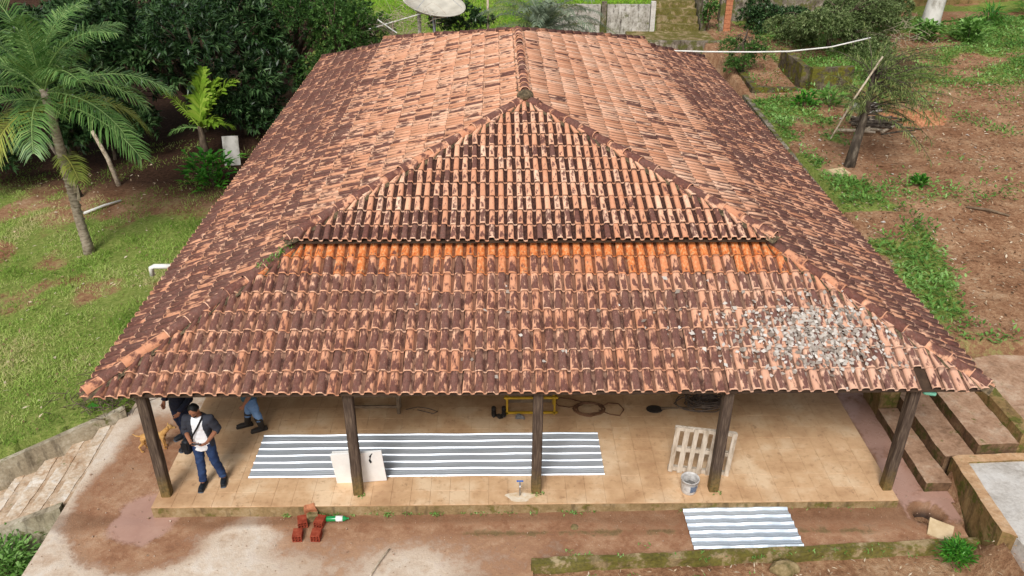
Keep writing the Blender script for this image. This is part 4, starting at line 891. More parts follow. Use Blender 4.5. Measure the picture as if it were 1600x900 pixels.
def head(mb, c, tilt, yaw=0):
    r = rotm(tilt, 0, yaw); c = Vector(c); P = lambda x, y, z: c + r @ Vector((x, y, z))
    mb.ell(c, (.076, .096, .105), r, 18, 12); mb.ell(P(0, -.02, -.055), (.058, .07, .065), r); mb.ell(P(0, -.045, -.085), (.035, .04, .03), r)
    mb.tube([P(0, -.088, .01), P(0, -.107, -.025), P(0, -.102, -.035)], [.010, .015, .010], 8)
    for sx in (-1, 1): mb.ell(P(sx*.077, .005, -.01), (.012, .025, .034), r); mb.ell(P(sx*.03, -.084, .022), (.022, .012, .008), r)
    mb.ell(P(0, -.094, -.058), (.026, .012, .009), r); return P, r
def limb(mb, pts, rads, n=12): mb.tube(pts, rads, n)
def subdiv(pts, rads):
    return pts, rads
def person(label, loc, rz, arms, legs, tilt, mats, bearded=False, sc=1.0, jacket='jacket', boots=False, sleeve=1.0, shirt=None, wid=1.17):
    """faces -Y before rotation. arms: {sgn: (elbow, wrist, hand_dir, palm_n)}; legs: {sgn: (knee, ankle, toe_dir)}"""
    t = thing('person', label, 'person', loc, rz); t.scale = (sc*wid, sc*wid, sc)
    B = MB()
    B.rings([((0, 0, .86), .13, .095), ((0, 0, .95), .155, .11), ((0, 0, 1.05), .14, .10), ((0, -.005, 1.2), .15, .105), ((0, 0, 1.34), .17, .11), ((0, .005, 1.42), .155, .095), ((0, .005, 1.47), .08, .07), ((0, -.0, 1.55), .052, .055), ((0, -.02, 1.60), .05, .055)], 18)
    hc = V3(0, -.03-.09*math.sin(-tilt if tilt < 0 else tilt)*1.0, 1.655); P, r = head(B, hc, tilt)
    A = {}
    for s, (el, wr, hd, pn) in arms.items():
        shd = V3(.185*s, .005, 1.41); A[s] = (shd, V3(*el), V3(*wr)); m1 = (shd+V3(*el))/2; m2 = V3(*el)*.65+V3(*wr)*.35
        limb(B, [V3(.12*s, 0, 1.40), shd, m1, V3(*el), m2, V3(*wr)], [.06, .058, .05, .04, .041, .026]); hand(B, wr, hd, pn, s)
    for s, (kn, an, td) in legs.items():
        hp = V3(.085*s, 0, .9); kn, an = V3(*kn), V3(*an); td = V3(*td).normalized()
        limb(B, [hp, hp.lerp(kn, .4), kn, kn.lerp(an, .35)+V3(0, .012, 0), an], [.09, .078, .055, .052, .036])
        B.tube([an+V3(0, .02, 0), an+td*.06-V3(0, 0, .045), an+td*.17-V3(0, 0, .06)], [.036, .04, .025], 10)
    remesh(B, 'body', M['skin'], t, .0075, 3)
    Hh = MB(); Hh.ell(P(0, .018, .025), (.083, .092, .095), r, 18, 12); Hh.ell(P(0, .05, -.03), (.072, .06, .07), r)
    if bearded: Hh.ell(P(0, -.075, -.088), (.036, .035, .026), r)
    remesh(Hh, 'hair', M['hair'], t, .009, 3, .006, 60)
    e = MB()
    for sx in (-1, 1): e.ell(P(sx*.031, -.085, .012), (.012, .008, .006), r, 8, 6); e.ell(P(sx*.032, -.092, .034), (.02, .006, .005), r, 8, 6)
    e.build('eyes', M['hair'], t, True)
    T = MB(); T.rings([((0, 0, .84), .135, .105), ((0, 0, .93), .168, .122), ((0, 0, 1.0), .160, .115), ((0, 0, 1.03), .155, .112)], 18)
    for s, (kn, an, td) in legs.items():
        hp = V3(.088*s, 0, .92); kn, an = V3(*kn), V3(*an); bot = kn.lerp(an, .55 if boots else .95)
        T.tube([hp, hp.lerp(kn, .3), hp.lerp(kn, .65), kn, kn.lerp(bot, .45)+V3(0, .012, 0), bot], [.105, .102, .084, .074, .07, .066], 14)
    remesh(T, 'trousers', mats['trousers'], t, .011, 3, .011, 13)
    for s, (kn, an, td) in legs.items():
        kn, an = V3(*kn), V3(*an); td = V3(*td).normalized(); g = an.z-.09; S_b = MB()
        fl = V3(an.x, an.y, g+.012); S_b.tube([fl-td*.085+V3(0, 0, .028), fl+td*.0+V3(0, 0, .03), fl+td*.11+V3(0, 0, .025), fl+td*.19+V3(0, 0, .02)], [.040, .052, .058, .042], 12)
        S_b.tube([an-V3(0, 0, .05), an+V3(0, 0, .0)], [.048, .045], 12)
        if boots: S_b.tube([an-V3(0, 0, .03), an.lerp(kn, .45), an.lerp(kn, .7)], [.055, .066, .072], 12)
        bo = remesh(S_b, 'boot' if boots else 'shoe', mats['shoe'], t, .010, 2)
        so2 = MB(); q = td.cross(V3(0, 0, 1)); m = Matrix((td, V3(0, 0, 1).cross(td), V3(0, 0, 1))).transposed(); so2.box(fl+td*.055-V3(0, 0, .0), (.30, .10, .022), m, bev=.02); so2.build('sole', M['sole'] if not boots else M['rubber'], bo)
    def torso_garment(nm, mat, k, z0, sl, front_open=False, rr=1.0):
        G = MB(); top = 1.485
        G.rings([((0, .0, z0), .172*k, .13*k), ((0, 0, .97), .170*k, .128*k), ((0, 0, 1.1), .158*k, .118*k), ((0, 0, 1.24), .170*k, .124*k), ((0, .0, 1.36), .186*k, .126*k), ((0, .005, 1.43), .165*k, .108*k), ((0, .01, top), .085*k, .08*k)], 20)
        for s, (a, b, c) in A.items():
            e2 = a.lerp(b, min(1, sl*2)) if sl <= .5 else b
            pts = [V3(.10*s, .0, 1.40), a, a.lerp(b, .5), e2]; rd = [.075*k, .076*k, .068*k, .062*k]
            if sl > .5: q = b.lerp(c, (sl-.5)*2*.94); pts = [V3(.10*s, 0, 1.40), a, a.lerp(b, .5), b, q]; rd = [.075*k, .076*k, .066*k, .058*k, .05*k]
            if sl > 0: G.tube(pts, rd, 12)
        o = remesh(G, nm, mat, t, .011, 3, .010, 12)
        if front_open:
            bm = bmesh.new(); bm.from_mesh(o.data); L = [v for v in bm.verts if v.co.y < -.03 and abs(v.co.x-.012) < .09+.14*max(0, 1.28-v.co.z) and all((v.co-(bb.lerp(cc, tt))).length > .075 for (aa, bb, cc) in A.values() for tt in (0, .25, .5, .8))]
            bmesh.ops.delete(bm, geom=L, context='VERTS'); bm.to_mesh(o.data); bm.free(); md = o.modifiers.new('t', 'SOLIDIFY'); md.thickness = .012; md.offset = 0
        return o
    if shirt: torso_garment('t_shirt', shirt, 1.03, .80, .3)
    if jacket: torso_garment('jacket', mats['jacket'], 1.10 if shirt else 1.05, .84, sleeve, bool(shirt))
    return t, A, P
G_ = lambda x, y, z: V3(x, y, z)
mx, my = -4.78, 10.66
man, AM, PM = person('bearded man in white t-shirt and open dark jacket looking down at his phone', (mx, my, .01), math.radians(-4),
    {-1: ((-.26, .0, 1.14), (-.075, -.25, 1.08), (.95, -.25, .05), (0, .1, 1)), 1: ((.27, .05, 1.17), (.175, -.22, 1.08), (-.6, -.7, .08), (0, .1, 1))},
    {-1: ((-.10, -.05, .5), (-.10, -.10, .09), (.05, -1, 0)), 1: ((.14, -.02, .5), (.20, .04, .09), (.28, -1, 0))},
    math.radians(32), dict(trousers=M['jeans'], shoe=M['shoe'], jacket=M['jacket']), True, .935, sleeve=.62, shirt=M['tshirt'], wid=1.04)
def on(obj, x, y, z): return Matrix.Translation(obj.location) @ Matrix.Rotation(obj.rotation_euler.z, 4, 'Z') @ Vector((x*obj.scale[0], y*obj.scale[1], z*obj.scale[2]))
ph = thing('phone', 'dark phone held in both hands by the man in white t-shirt', 'phone', on(man, .03, -.30, 1.115), math.radians(-4)); ph.rotation_euler = (math.radians(-25), 0, math.radians(-4))
MB().box((0, 0, 0), (.155, .075, .01), bev=.004).build('case', M['black'], ph); MB().box((0, 0, .0063), (.14, .066, .0016)).build('screen', M['glass'], ph)
bag = thing('shoulder_bag', 'black shoulder bag hanging at the hip of the man in white t-shirt', 'bag', on(man, -.235, -.03, .86), math.radians(-12))
remesh(MB().box((0, 0, .02), (.12, .25, .26), bev=.03), 'pouch', M['shoe'], bag, .012, 3, .006, 14)
MB().box((-.0, -.138, .06), (.10, .012, .12)).build('flap', M['black'], bag)
bw = MB(); pts = [on(man, *p) for p in ((-.24, -.10, .93), (-.14, -.165, 1.05), (-.05, -.165, 1.2), (.045, -.152, 1.36), (.10, -.07, 1.475), (.10, .03, 1.48), (.02, .14, 1.3), (-.16, .16, 1.08), (-.26, .08, .93))]
inv = (Matrix.Translation(bag.location) @ Matrix.Rotation(bag.rotation_euler.z, 4, 'Z')).inverted()
bw.tube([inv @ p for p in pts], [(.018, .006)]*len(pts), 8); bw.build('strap', M['black'], bag)
person('man in navy jacket and dark jeans standing in the shade behind the corner post', (-5.52, 11.72, .01), math.radians(-35),
    {-1: ((-.27, .05, 1.15), (-.24, -.10, .92), (0, -.3, -1), (1, 0, 0)), 1: ((.27, .03, 1.15), (.22, -.16, .95), (-.2, -.5, -.8), (-1, 0, 0))},
    {-1: ((-.10, -.01, .5), (-.12, .06, .09), (-.2, -1, 0)), 1: ((.11, -.04, .5), (.13, -.06, .09), (.1, -1, 0))}, math.radians(12), dict(trousers=M['jeans_d'], shoe=M['shoe'], jacket=M['navy']), False, .89, sleeve=1.0, wid=1.25)
person('man in slate blue shirt, light jeans and dark rubber boots under the eaves', (-4.42, 12.06, .01), math.radians(-68),
    {-1: ((-.25, .05, 1.15), (-.25, -.04, .9), (0, -.25, -1), (1, 0, 0)), 1: ((.26, .02, 1.15), (.27, -.12, .93), (0, -.4, -1), (-1, 0, 0))},
    {-1: ((-.10, -.04, .5), (-.11, -.10, .09), (0, -1, 0)), 1: ((.10, .06, .5), (.11, .12, .09), (.05, -1, 0))}, math.radians(10), dict(trousers=M['jeans_l'], shoe=M['rubber'], jacket=M['teal']), False, .80, sleeve=.3, boots=True, wid=1.28)
# dog behind the corner post, facing right
def dog():
    t = thing('dog', 'tan dog standing behind the corner post beside the dark clad man', 'dog', (-6.12, 11.75, -.2), math.radians(12)); B = MB(); t.scale = (.74, .74, .74)
    B.tube([(-.28, 0, .40), (-.18, 0, .41), (0, 0, .40), (.16, 0, .39), (.26, 0, .42)], [(.07, .075), (.085, .095), (.085, .085), (.095, .12), (.075, .09)], 14)
    B.tube([(.22, 0, .44), (.32, 0, .53), (.37, 0, .58)], [.07, .058, .055], 12); B.ell((.40, 0, .60), (.075, .06, .062)); B.tube([(.43, 0, .585), (.50, 0, .565), (.535, 0, .56)], [.042, .03, .022], 10)
    for s in (-1, 1):
        B.tube([(.2, .06*s, .40), (.19, .065*s, .25), (.2, .065*s, .14), (.195, .065*s, .03)], [.055, .034, .026, .022], 9); B.ell((.215, .065*s, .02), (.04, .026, .02))
        o = .05*s; B.tube([(-.24, .06*s, .40), (-.20+o, .07*s, .26), (-.31+o, .07*s, .17), (-.28+o, .07*s, .03)], [.07, .045, .026, .02], 9); B.ell((-.26+o, .07*s, .02), (.04, .026, .02))
        B.tube([(.37, .045*s, .64), (.36, .065*s, .67), (.385, .075*s, .60)], [.022, .02, .008], 7)
    B.tube([(-.30, 0, .43), (-.38, 0, .46), (-.46, .02, .52)], [.025, .018, .01], 8); remesh(B, 'body', M['dog'], t, .010, 3)
    MB().ell((.54, 0, .565), (.014, .016, .012)).build('nose', M['black'], t, True)
dog()

# ---------------------------------------------------------------- trees and plants
def crown_pts(blobs, n):
    """sample points in a union of ellipsoid clumps, denser near their surface; returns position and outward direction"""
    wt = np.array([b[1][0]*b[1][1] for b in blobs]); ix = RNG.choice(len(blobs), n, p=wt/wt.sum()); d = rand_dirs(n)
    d[:, 2] = np.where(d[:, 2] < -.45, -d[:, 2]*.6, d[:, 2]); d = nrm(d); r = RNG.uniform(.45, 1.0, n)**.5
    C = np.array([b[0] for b in blobs])[ix]; R = np.array([b[1] for b in blobs])[ix]; return C + d*R*r[:, None], d
def tree(name, label, base, trunk_h, blobs, n, per, mat, L, W, lean=(0, 0), tr=.18, bark='bark', cat='tree', up_bias=.2, droop=.3, spread=.9, group=None):
    base = Vector(base); t = thing(name, label, cat, base, 0, group); mb = MB(); top = Vector((lean[0], lean[1], trunk_h))
    mb.tube([(0, 0, -.3), (lean[0]*.2+.03, lean[1]*.2, trunk_h*.35), (lean[0]*.6-.04, lean[1]*.6+.03, trunk_h*.7), top], [tr*1.25, tr, tr*.85, tr*.7], 10)
    mb.build('trunk', M[bark], t, True); lm = MB()
    for c, r in blobs:
        c = Vector(c)-base; a = top*random.uniform(.6, 1); q = a.lerp(c, .5)+Vector((random.uniform(-.2, .2), random.uniform(-.2, .2), .25)); lm.tube([a, q, c+Vector((0, 0, r[2]*.3))], [tr*.45, tr*.3, tr*.1], 7)
        for k in range(4):
            e = c+Vector(rand_dirs(1)[0])*max(r)*.8; lm.tube([q, q.lerp(e, .6)+Vector((0, 0, .1)), e], [tr*.22, tr*.13, tr*.04], 5)
    lm.build('limbs', M[bark], t, True)
    p, d = crown_pts(blobs, n); p = p-np.array(base)
    pos = np.repeat(p, per, 0)+RNG.normal(0, L*.12, (n*per, 3)); dd = np.repeat(d, per, 0)+rand_dirs(n*per)*spread+np.array((0, 0, up_bias)); k = n*per
    up = np.tile((0, 0, 1.), (k, 1))+RNG.normal(0, .35, (k, 3)); rnd = np.clip(np.repeat(RNG.random(n), per)*.6+RNG.random(k)*.4, 0, 1)
    me = leaf_mesh('crown', pos, dd, up, RNG.uniform(.65, 1.2, k)*L, RNG.uniform(.7, 1.2, k)*W, rnd, droop); link('crown', me, M[mat], t); return t
def gz(x, y): return float(ground_h(np.array([x*1.0]), np.array([y*1.0]))[0])
def blobset(cx, cy, cz, R, H, k, seed):
    rr = random.Random(seed); out = [((cx, cy, cz), (R*.62, R*.62, H*.6))]
    for i in range(k):
        a = 2*math.pi*i/k+rr.uniform(-.3, .3); q = rr.uniform(.5, .85)*R; out.append(((cx+math.cos(a)*q, cy+math.sin(a)*q, cz+rr.uniform(-.5, .55)*H), (R*rr.uniform(.28, .46), R*rr.uniform(.28, .46), H*rr.uniform(.28, .5))))
    return out
TREES = [('mango tree with dense glossy dark leaves behind the tall palm', -15.2, 28.6, 2.5, 3.6, 2.9, 900, 9, 'mango', .27, .075, 1),
         ('broad dark mango tree standing behind the young yellow palm', -10.8, 30.0, 2.4, 3.5, 2.9, 950, 9, 'mango', .27, .075, 2),
         ('dark mango tree at the left edge far behind the tall palm', -20.8, 30.5, 3.2, 4.2, 3.2, 850, 9, 'mango', .28, .08, 3),
         ('dark tree filling the gap between the mango trees at the back', -14.5, 36.5, 3.6, 4.4, 3.6, 800, 9, 'mango', .28, .08, 4),
         ('dark leafy tree close to the far left roof corner', -8.0, 33.8, 2.5, 2.6, 2.6, 1700, 8, 'mid_leaf', .15, .05, 5),
         ('lighter green small leaved tree touching the rear left roof corner', -6.0, 32.8, 2.3, 2.0, 2.1, 1500, 8, 'light_leaf', .12, .045, 6)]
M['mid_leaf'] = leafmat('mid_leaf', [lin(32, 58, 26), lin(58, 92, 42), lin(92, 130, 64)], .45, .25)
for lb_, x, y, z, R, H, n, per, m_, L, W, sd_ in TREES:
    n, per = (int(n*1.75), 14) if m_ == 'mango' else (n*2, per)
    tree('tree' if m_ != 'mango' else 'mango_tree', lb_, (x, y, gz(x, y)), max(1.2, z-1.0), blobset(x, y, z, R, H, 11, sd_), n, per, m_, L, W, (0, 0), .2)
tree('bush', 'dark leafy bush on the left edge below the palm fronds', (-17.6, 25.6, gz(-17.6, 25.6)), .8, blobset(-17.6, 25.6, .7, 2.2, 1.3, 7, 8), 1100, 8, 'mango', .24, .07, (0, 0), .06, cat='bush')
tree('bush', 'low dark undergrowth bush left of the young palm', (-13.2, 27.6, gz(-13.2, 27.6)), .8, blobset(-13.2, 27.6, .7, 1.8, 1.1, 7, 18), 700, 9, 'mango', .24, .07, (0, 0), .06, cat='bush')
tree('bush', 'low dark undergrowth bush right of the young palm', (-9.0, 29.0, gz(-9.0, 29.0)), .8, blobset(-9.0, 29.0, .6, 1.6, 1.2, 7, 19), 600, 9, 'mango', .24, .07, (0, 0), .06, cat='bush')
tree('bush', 'big olive green bush at the back right by the boundary wall', (13.3, 33.6, gz(13.3, 33.6)), 1.2, blobset(13.3, 33.6, 2.5, 2.4, 1.3, 10, 11), 4200, 8, 'olive_leaf', .11, .045, (0, 0), .09, cat='bush')
tree('bush', 'olive bush with drooping thin stems left of the whitewashed trunk', (15.6, 35.6, gz(15.6, 35.6)), 1.2, blobset(15.6, 35.6, 2.7, 1.7, 1.2, 8, 12), 2600, 8, 'olive_leaf', .11, .04, (0, 0), .08, cat='bush')
tree('bush', 'sparse blue green bush at the far right roof corner under the pipe', (9.3, 31.3, gz(9.5, 31.3)), 1.5, blobset(9.2, 31.2, 1.9, .75, .9, 7, 13), 520, 7, 'light_leaf', .12, .04, (0, 0), .04, cat='bush')
tree('bush', 'dark shrubs along the foot of the rear boundary wall', (11.9, 37.3, 1.6), .8, blobset(11.9, 37.3, 2.2, 1.5, .8, 6, 14), 900, 7, 'mango', .15, .06, (0, 0), .05, cat='bush')
tree('bush', 'green creeper bush hanging beside the rear stairs', (9.3, 37.2, 1.5), .8, blobset(9.3, 37.1, 2.35, .45, .9, 5, 15), 170, 7, 'light_leaf', .11, .05, (0, 0), .03, cat='bush')
tree('bush', 'leafy dark plants growing below the satellite dish', (-1.4, 35.2, gz(-1.4, 35.2)), .8, blobset(-1.4, 35.2, 2.6, 1.3, .8, 7, 16), 420, 7, 'mango', .17, .06, (0, 0), .04, cat='bush')
def rosette(name, label, base, n, L, W, mat, h=.3, cat='plant', spread=1.0, droop=.3, upb=.5, group=None):
    k = n; p = np.zeros((k, 3)); p[:, :2] = RNG.normal(0, h*.35, (k, 2)); p[:, 2] = RNG.uniform(.02, h, k); d = rand_dirs(k)*spread; d[:, 2] = np.abs(d[:, 2])*.6+upb; d[:, :2] += p[:, :2]*2/h
    t = thing(name, label, cat, base, 0, group); link('leaves', leaf_mesh('leaves', p, d, np.tile((0, 0, 1.), (k, 1))+RNG.normal(0, .2, (k, 3)), RNG.uniform(.6, 1.2, k)*L, RNG.uniform(.7, 1.2, k)*W, None, droop), M[mat], t)
    sm_ = MB()
    for q in range(6): a = RNG.normal(0, h*.25, 2); sm_.tube([(0, 0, -.05), (a[0]*.6, a[1]*.6, h*.5), (a[0], a[1], h*.95)], [.012, .009, .004], 5)
    sm_.build('stems', M['bark'], t); return t
rosette('shrub', 'round bright green shrub by the left eaves', (-8.75, 24.2, gz(-8.75, 24.2)), 230, .34, .12, 'bright', .95, 'shrub')
rosette('fern', 'bright green fern tuft growing at the curb by the stone slab', (7.0, 8.96, -.16), 650, .11, .022, 'bright', .26, 'fern', 1.2)
rosette('plant', 'small green weed at the right end of the curb', (7.6, 8.98, .1), 60, .14, .03, 'weed', .1)
rosette('plant', 'pale broad leaved plant among the weeds below the planter', (11.1, 27.0, gz(11.1, 27.0)), 40, .36, .16, 'weed', .5)
rosette('plant', 'dark green leafy plant beside the planter wall', (10.3, 27.2, gz(10.3, 27.2)), 90, .3, .1, 'bright', .45)
rosette('plant', 'tuft of long blue green leaves right of the whitewashed trunk', (21.4, 36.8, gz(21.4, 36.8)), 160, .8, .05, 'bright', .5, 'plant', .7, .5)
rosette('plant', 'grassy tuft at the foot of the right boundary wall', (24.2, 38.6, gz(24.2, 38.6)), 170, .8, .05, 'bright', .5, 'plant', .7, .5)
rosette('plant', 'lush bright weeds left of the whitewashed trunk', (17.6, 34.4, gz(17.6, 34.4)), 420, .26, .12, 'weed', .7)
rosette('plant', 'lush bright weeds below the whitewashed trunk', (19.1, 34.0, gz(19.1, 34.0)), 420, .28, .12, 'weed', .8)
rosette('plant', 'small green weeds alone on the right slope', (11.3, 20.6, gz(11.3, 20.6)), 120, .2, .07, 'bright', .22)
rosette('plant', 'green weeds growing in the pit at lower left', (-8.0, 9.8, gz(-8.0, 9.8)), 900, .11, .05, 'weed', .6)
rosette('plant', 'leafy weeds in the pit against the stair wall', (-8.9, 10.0, gz(-8.9, 10.0)), 900, .12, .055, 'light_leaf', .6)
def frond(t, base, az, el, L, droop, nl, ll, mat, wd=.022, name='frond', roll=0, tw=.9, rmat='palmtrunk'):
    """arching rachis with two rows of hanging leaflets"""
    base = Vector(base); pts = []; p = base.copy(); e = el; ns = 14
    for i in range(ns+1):
        pts.append(p.copy()); d = Vector((math.cos(az)*math.cos(e), math.sin(az)*math.cos(e), math.sin(e))); p = p+d*(L/ns); e -= droop/ns*(1+.8*i/ns)
    mb = MB(); mb.tube(pts, [.022*(1-.85*i/ns)+.003 for i in range(ns+1)], 5); rv = np.array([tuple(v) for v in mb.v])
    P, D, U_, LL, W_ = [], [], [], [], []
    for k in range(nl):
        s = .12+.88*k/nl; i = min(ns-1, int(s*ns)); fr = s*ns-i; q = pts[i].lerp(pts[i+1], fr); tg_ = (pts[i+1]-pts[i]).normalized(); sd_ = tg_.cross(Vector((0, 0, 1))).normalized(); up = sd_.cross(tg_)
        for sg in (-1, 1):
            d = sd_*sg*tw+tg_*(.35+.55*s)+up*random.uniform(.05, .4)+Vector([random.gauss(0, .07) for _ in range(3)]); P.append(q); D.append(d); U_.append(up); LL.append(ll*math.sin(math.pi*(.12+.82*s))**.6*random.uniform(.85, 1.1)); W_.append(wd)
    P, D, U_, LL, W_ = np.array(P), nrm(np.array(D)), np.array(U_), np.array(LL), np.array(W_); S2 = nrm(np.cross(D, U_)); k = len(P); g = np.array((0, 0, -1.))
    a = P; m1 = P+D*LL[:, None]*.5; m2 = P+D*LL[:, None]*.92+g*LL[:, None]*.30; w2 = W_[:, None]/2
    V = np.stack([a-S2*w2*.4, a+S2*w2*.4, m1-S2*w2, m1+S2*w2, m2-S2*w2*.2, m2+S2*w2*.2], 1).reshape(-1, 3); o = np.arange(k)[:, None]*6
    F_ = np.concatenate([o+np.array((0, 1, 3, 2)), o+np.array((2, 3, 5, 4))]); nr = len(rv); quads = [f for f in mb.f if len(f) == 4]
    rnd = np.concatenate([np.repeat(np.clip(RNG.normal(.5, .22, k), 0, 1), 6), np.full(nr, .9)]); me = fast_mesh(name, np.concatenate([V, rv]), np.concatenate([F_, np.array(quads)+6*k]), {'rnd': rnd}); return link(name, me, M[mat], t)
def tall_palm():
    b = Vector((-10.9, 20.1, gz(-10.9, 20.1))); t = thing('palm_tree', 'tall feathery palm with grey ringed trunk on the lawn at left', 'palm tree', b)
    pts = [(0, 0, -.2), (.02, 0, .3), (-.02, 0, 1.0), (-.04, .05, 1.8), (-.06, .1, 2.8), (-.08, .12, 4.4)]
    mb = MB(); mb.tube(pts, [.17, .135, .115, .11, .12, .10], 12)
    for k in range(14): z = .2+k*.19; mb.tube([(-.02*z, .03*z, z), (-.02*z, .03*z, z+.03)], [.135, .12], 12)
    mb.build('trunk', M['palmtrunk'], t, True); sh_ = MB()
    for q in range(5): a = random.uniform(0, 6.28); sh_.tube([(.1*math.cos(a), .1*math.sin(a), 1.0+q*.25), (.17*math.cos(a), .17*math.sin(a), 1.35+q*.3)], [(.05, .01), (.012, .006)], 6)
    sh_.build('leaf_sheaths', M['deadwood'], t)
    top = (-.08, .12, 4.4)
    for k in range(22):
        az = k*2.399+.4; el = [1.4, 1.2, 1.05, .85, .6, .35, .1][min(6, k//3)]+random.uniform(-.1, .1)
        frond(t, Vector(top)+Vector((0, 0, .2-.03*k)), az, el, random.uniform(2.3, 3.1), .75+.5*random.random(), 64, .74, 'palm' if k < 20 else 'palm_y', .03)
    frond(t, Vector(top)-Vector((0, 0, 1.7)), -.9, .35, 1.4, 1.0, 36, .5, 'palm_y', .03); frond(t, Vector(top)-Vector((0, 0, .1)), .05, .45, 2.6, 1.1, 46, .62, 'palm', .03); frond(t, Vector(top)-Vector((0, 0, .1)), -.35, .15, 2.5, .9, 46, .62, 'palm', .03)
tall_palm()
def young_palm():
    b = Vector((-9.8, 27.0, gz(-9.8, 27.0))); t = thing('young_palm', 'young bright yellow green palm with undivided fan leaves', 'palm tree', b)
    MB().tube([(0, 0, -.2), (-.03, 0, .5), (-.04, 0, 1.1)], [.16, .13, .09], 9).build('trunk', M['bark'], t, True)
    for az, el, L, ll, dr2 in ((1.2, 1.35, 1.9, .9, .2), (.25, 1.1, 2.0, .85, .45), (.8, 1.2, 1.7, .8, .35), (-.7, .7, 1.2, .6, .6)): frond(t, (-.04, 0, 1.0), az, el, L, dr2, 24, ll, 'young', .15, tw=.40)
    frond(t, (-.04, 0, 1.0), .3, .35, 1.1, .7, 22, .4, 'young', .03); frond(t, (-.04, 0, 1.0), 3.4, .35, 1.0, .7, 22, .4, 'palm', .03); frond(t, (-.04, 0, 1.0), 2.85, .95, 1.9, .3, 30, .35, 'young', .04)
young_palm()
def grey_palm():
    b = Vector((1.75, 33.4, .8)); t = thing('date_palm', 'grey green date palm with fibrous stems rising behind the ridge', 'palm tree', b)
    MB().tube([(0, 0, -.3), (.05, 0, .8), (.1, 0, 1.7)], [.3, .28, .24], 10).build('trunk', M['bark'], t, True)
    for k in range(34):
        az = k*2.399; el = 1.4-.035*k+random.uniform(-.08, .08); frond(t, (.1, 0, 1.6), az, el, random.uniform(2.4, 3.1), 1.1, 56, .55, 'phoenix' if k % 4 else 'casu', .03)
    frond(t, (.1, 0, 1.4), .1, .55, 3.3, 1.0, 44, .45, 'casu', .02); frond(t, (.1, 0, 1.4), math.pi+.1, .5, 3.0, 1.0, 44, .45, 'casu', .02)
grey_palm()
def thin_tree():
    b = Vector((9.85, 21.8, gz(9.85, 21.8))); t = thing('tree', 'thin dark trunked tree with wispy drooping foliage on the right slope', 'tree', b)
    tr_ = [(0, 0, -.2), (.1, .1, .5), (.22, .22, 1.2), (.3, .35, 1.9), (.36, .45, 2.6)]; MB().tube(tr_, [.17, .135, .11, .085, .03], 9).build('trunk', M['darkbark'], t, True)
    lm = MB(); P, D, R_ = [], [], []
    for k in range(80):
        s = random.uniform(.56, 1); i = min(3, int(s*4)); a = Vector(tr_[i]).lerp(Vector(tr_[i+1]), s*4-i); az = random.gauss(.15, 1.5); L = random.uniform(.7, 2.2)*(1.15 if math.cos(az) > 0 else .7); e = random.uniform(.1, 1.0); pts = [a]
        for q in range(8): d = Vector((math.cos(az)*math.cos(e), math.sin(az)*math.cos(e), math.sin(e))); pts.append(pts[-1]+d*L/8); e -= .13
        lm.tube(pts, [.014*(1-q/9)+.003 for q in range(9)], 4)
        for q in range(90):
            f = random.uniform(.2, .999)*8; j = int(f); P.append(pts[j].lerp(pts[j+1], f-j)); D.append((pts[j+1]-pts[j]).normalized()*.8+Vector([random.gauss(0, .55) for _ in range(3)])+Vector((0, 0, -.15))); R_.append(random.random())
    lm.build('branches', M['darkbark'], t); n = len(P); link('crown', leaf_mesh('crown', np.array(P), np.array(D), np.tile((0, 0, 1.), (n, 1)), RNG.uniform(.1, .26, n), RNG.uniform(.012, .022, n), np.array(R_), .2), M['casu'], t)
    tag(MB().tube([b+Vector((-.75, -.2, .9)), b+Vector((-.2, .1, 1.9)), b+Vector((.42, .3, 3.0))], [.02, .03, .025], 7).build('dead_branch', M['deadwood'], None, True), 'bare pale branch leaning through the thin tree', 'branch')
thin_tree()
wt = thing('tree', 'tree with whitewashed pale trunk at the back right', 'tree', (18.5, 36.2, gz(18.5, 36.2)))
MB().tube([(0, 0, -.3), (.05, 0, .5), (.15, 0, 2), (.3, 0, 5)], [.46, .38, .33, .28], 14).build('trunk', M['whitewash'], wt, True)
for k in range(12): frond(wt, (.3, 0, 5), k*2.399, .9-.08*k, 2.6, 1.1, 36, .6, 'palm', .04)
# thin leaning trunks and posts at left
for (x, y, dx, h, r, m_, nm, lb_, ct) in ((-12.0, 25.0, -.55, 1.75, .07, 'deadwood', 'wooden_post', 'pale leaning wooden post in front of the mango trees', 'post'), (-12.9, 24.3, -.7, 1.7, .06, 'darkbark', 'wooden_post', 'thin dark leaning trunk left of the pale post', 'post')):
    z = gz(x, y); tag(MB().tube([(x, y, z-.2), (x+dx*.4, y+.1, z+h*.5), (x+dx, y+.2, z+h)], [r*1.2, r, r*.8], 8).build(nm, M[m_], None, True), lb_, ct)
z = gz(-11.7, 23.1); tag(MB().tube([(-12.1, 22.6, z+.06), (-11.7, 23.1, z+.09), (-11.35, 23.5, z+.08)], [.045, .04, .03], 7).build('fallen_branch', M['pvc'], None, True), 'bleached white stick lying on the lawn behind the palm', 'stick')
z = gz(-8.5, 25.7); tag(MB().box((-8.55, 25.8, z+.5), (.5, .06, .95), rotm(-.12, .05, .3)).sub('white_slab', M['whitewash'], None, 3, .2, .01, 3), 'white slab standing by the left eaves behind the shrub', 'slab')
z = gz(-7.3, 17.3)
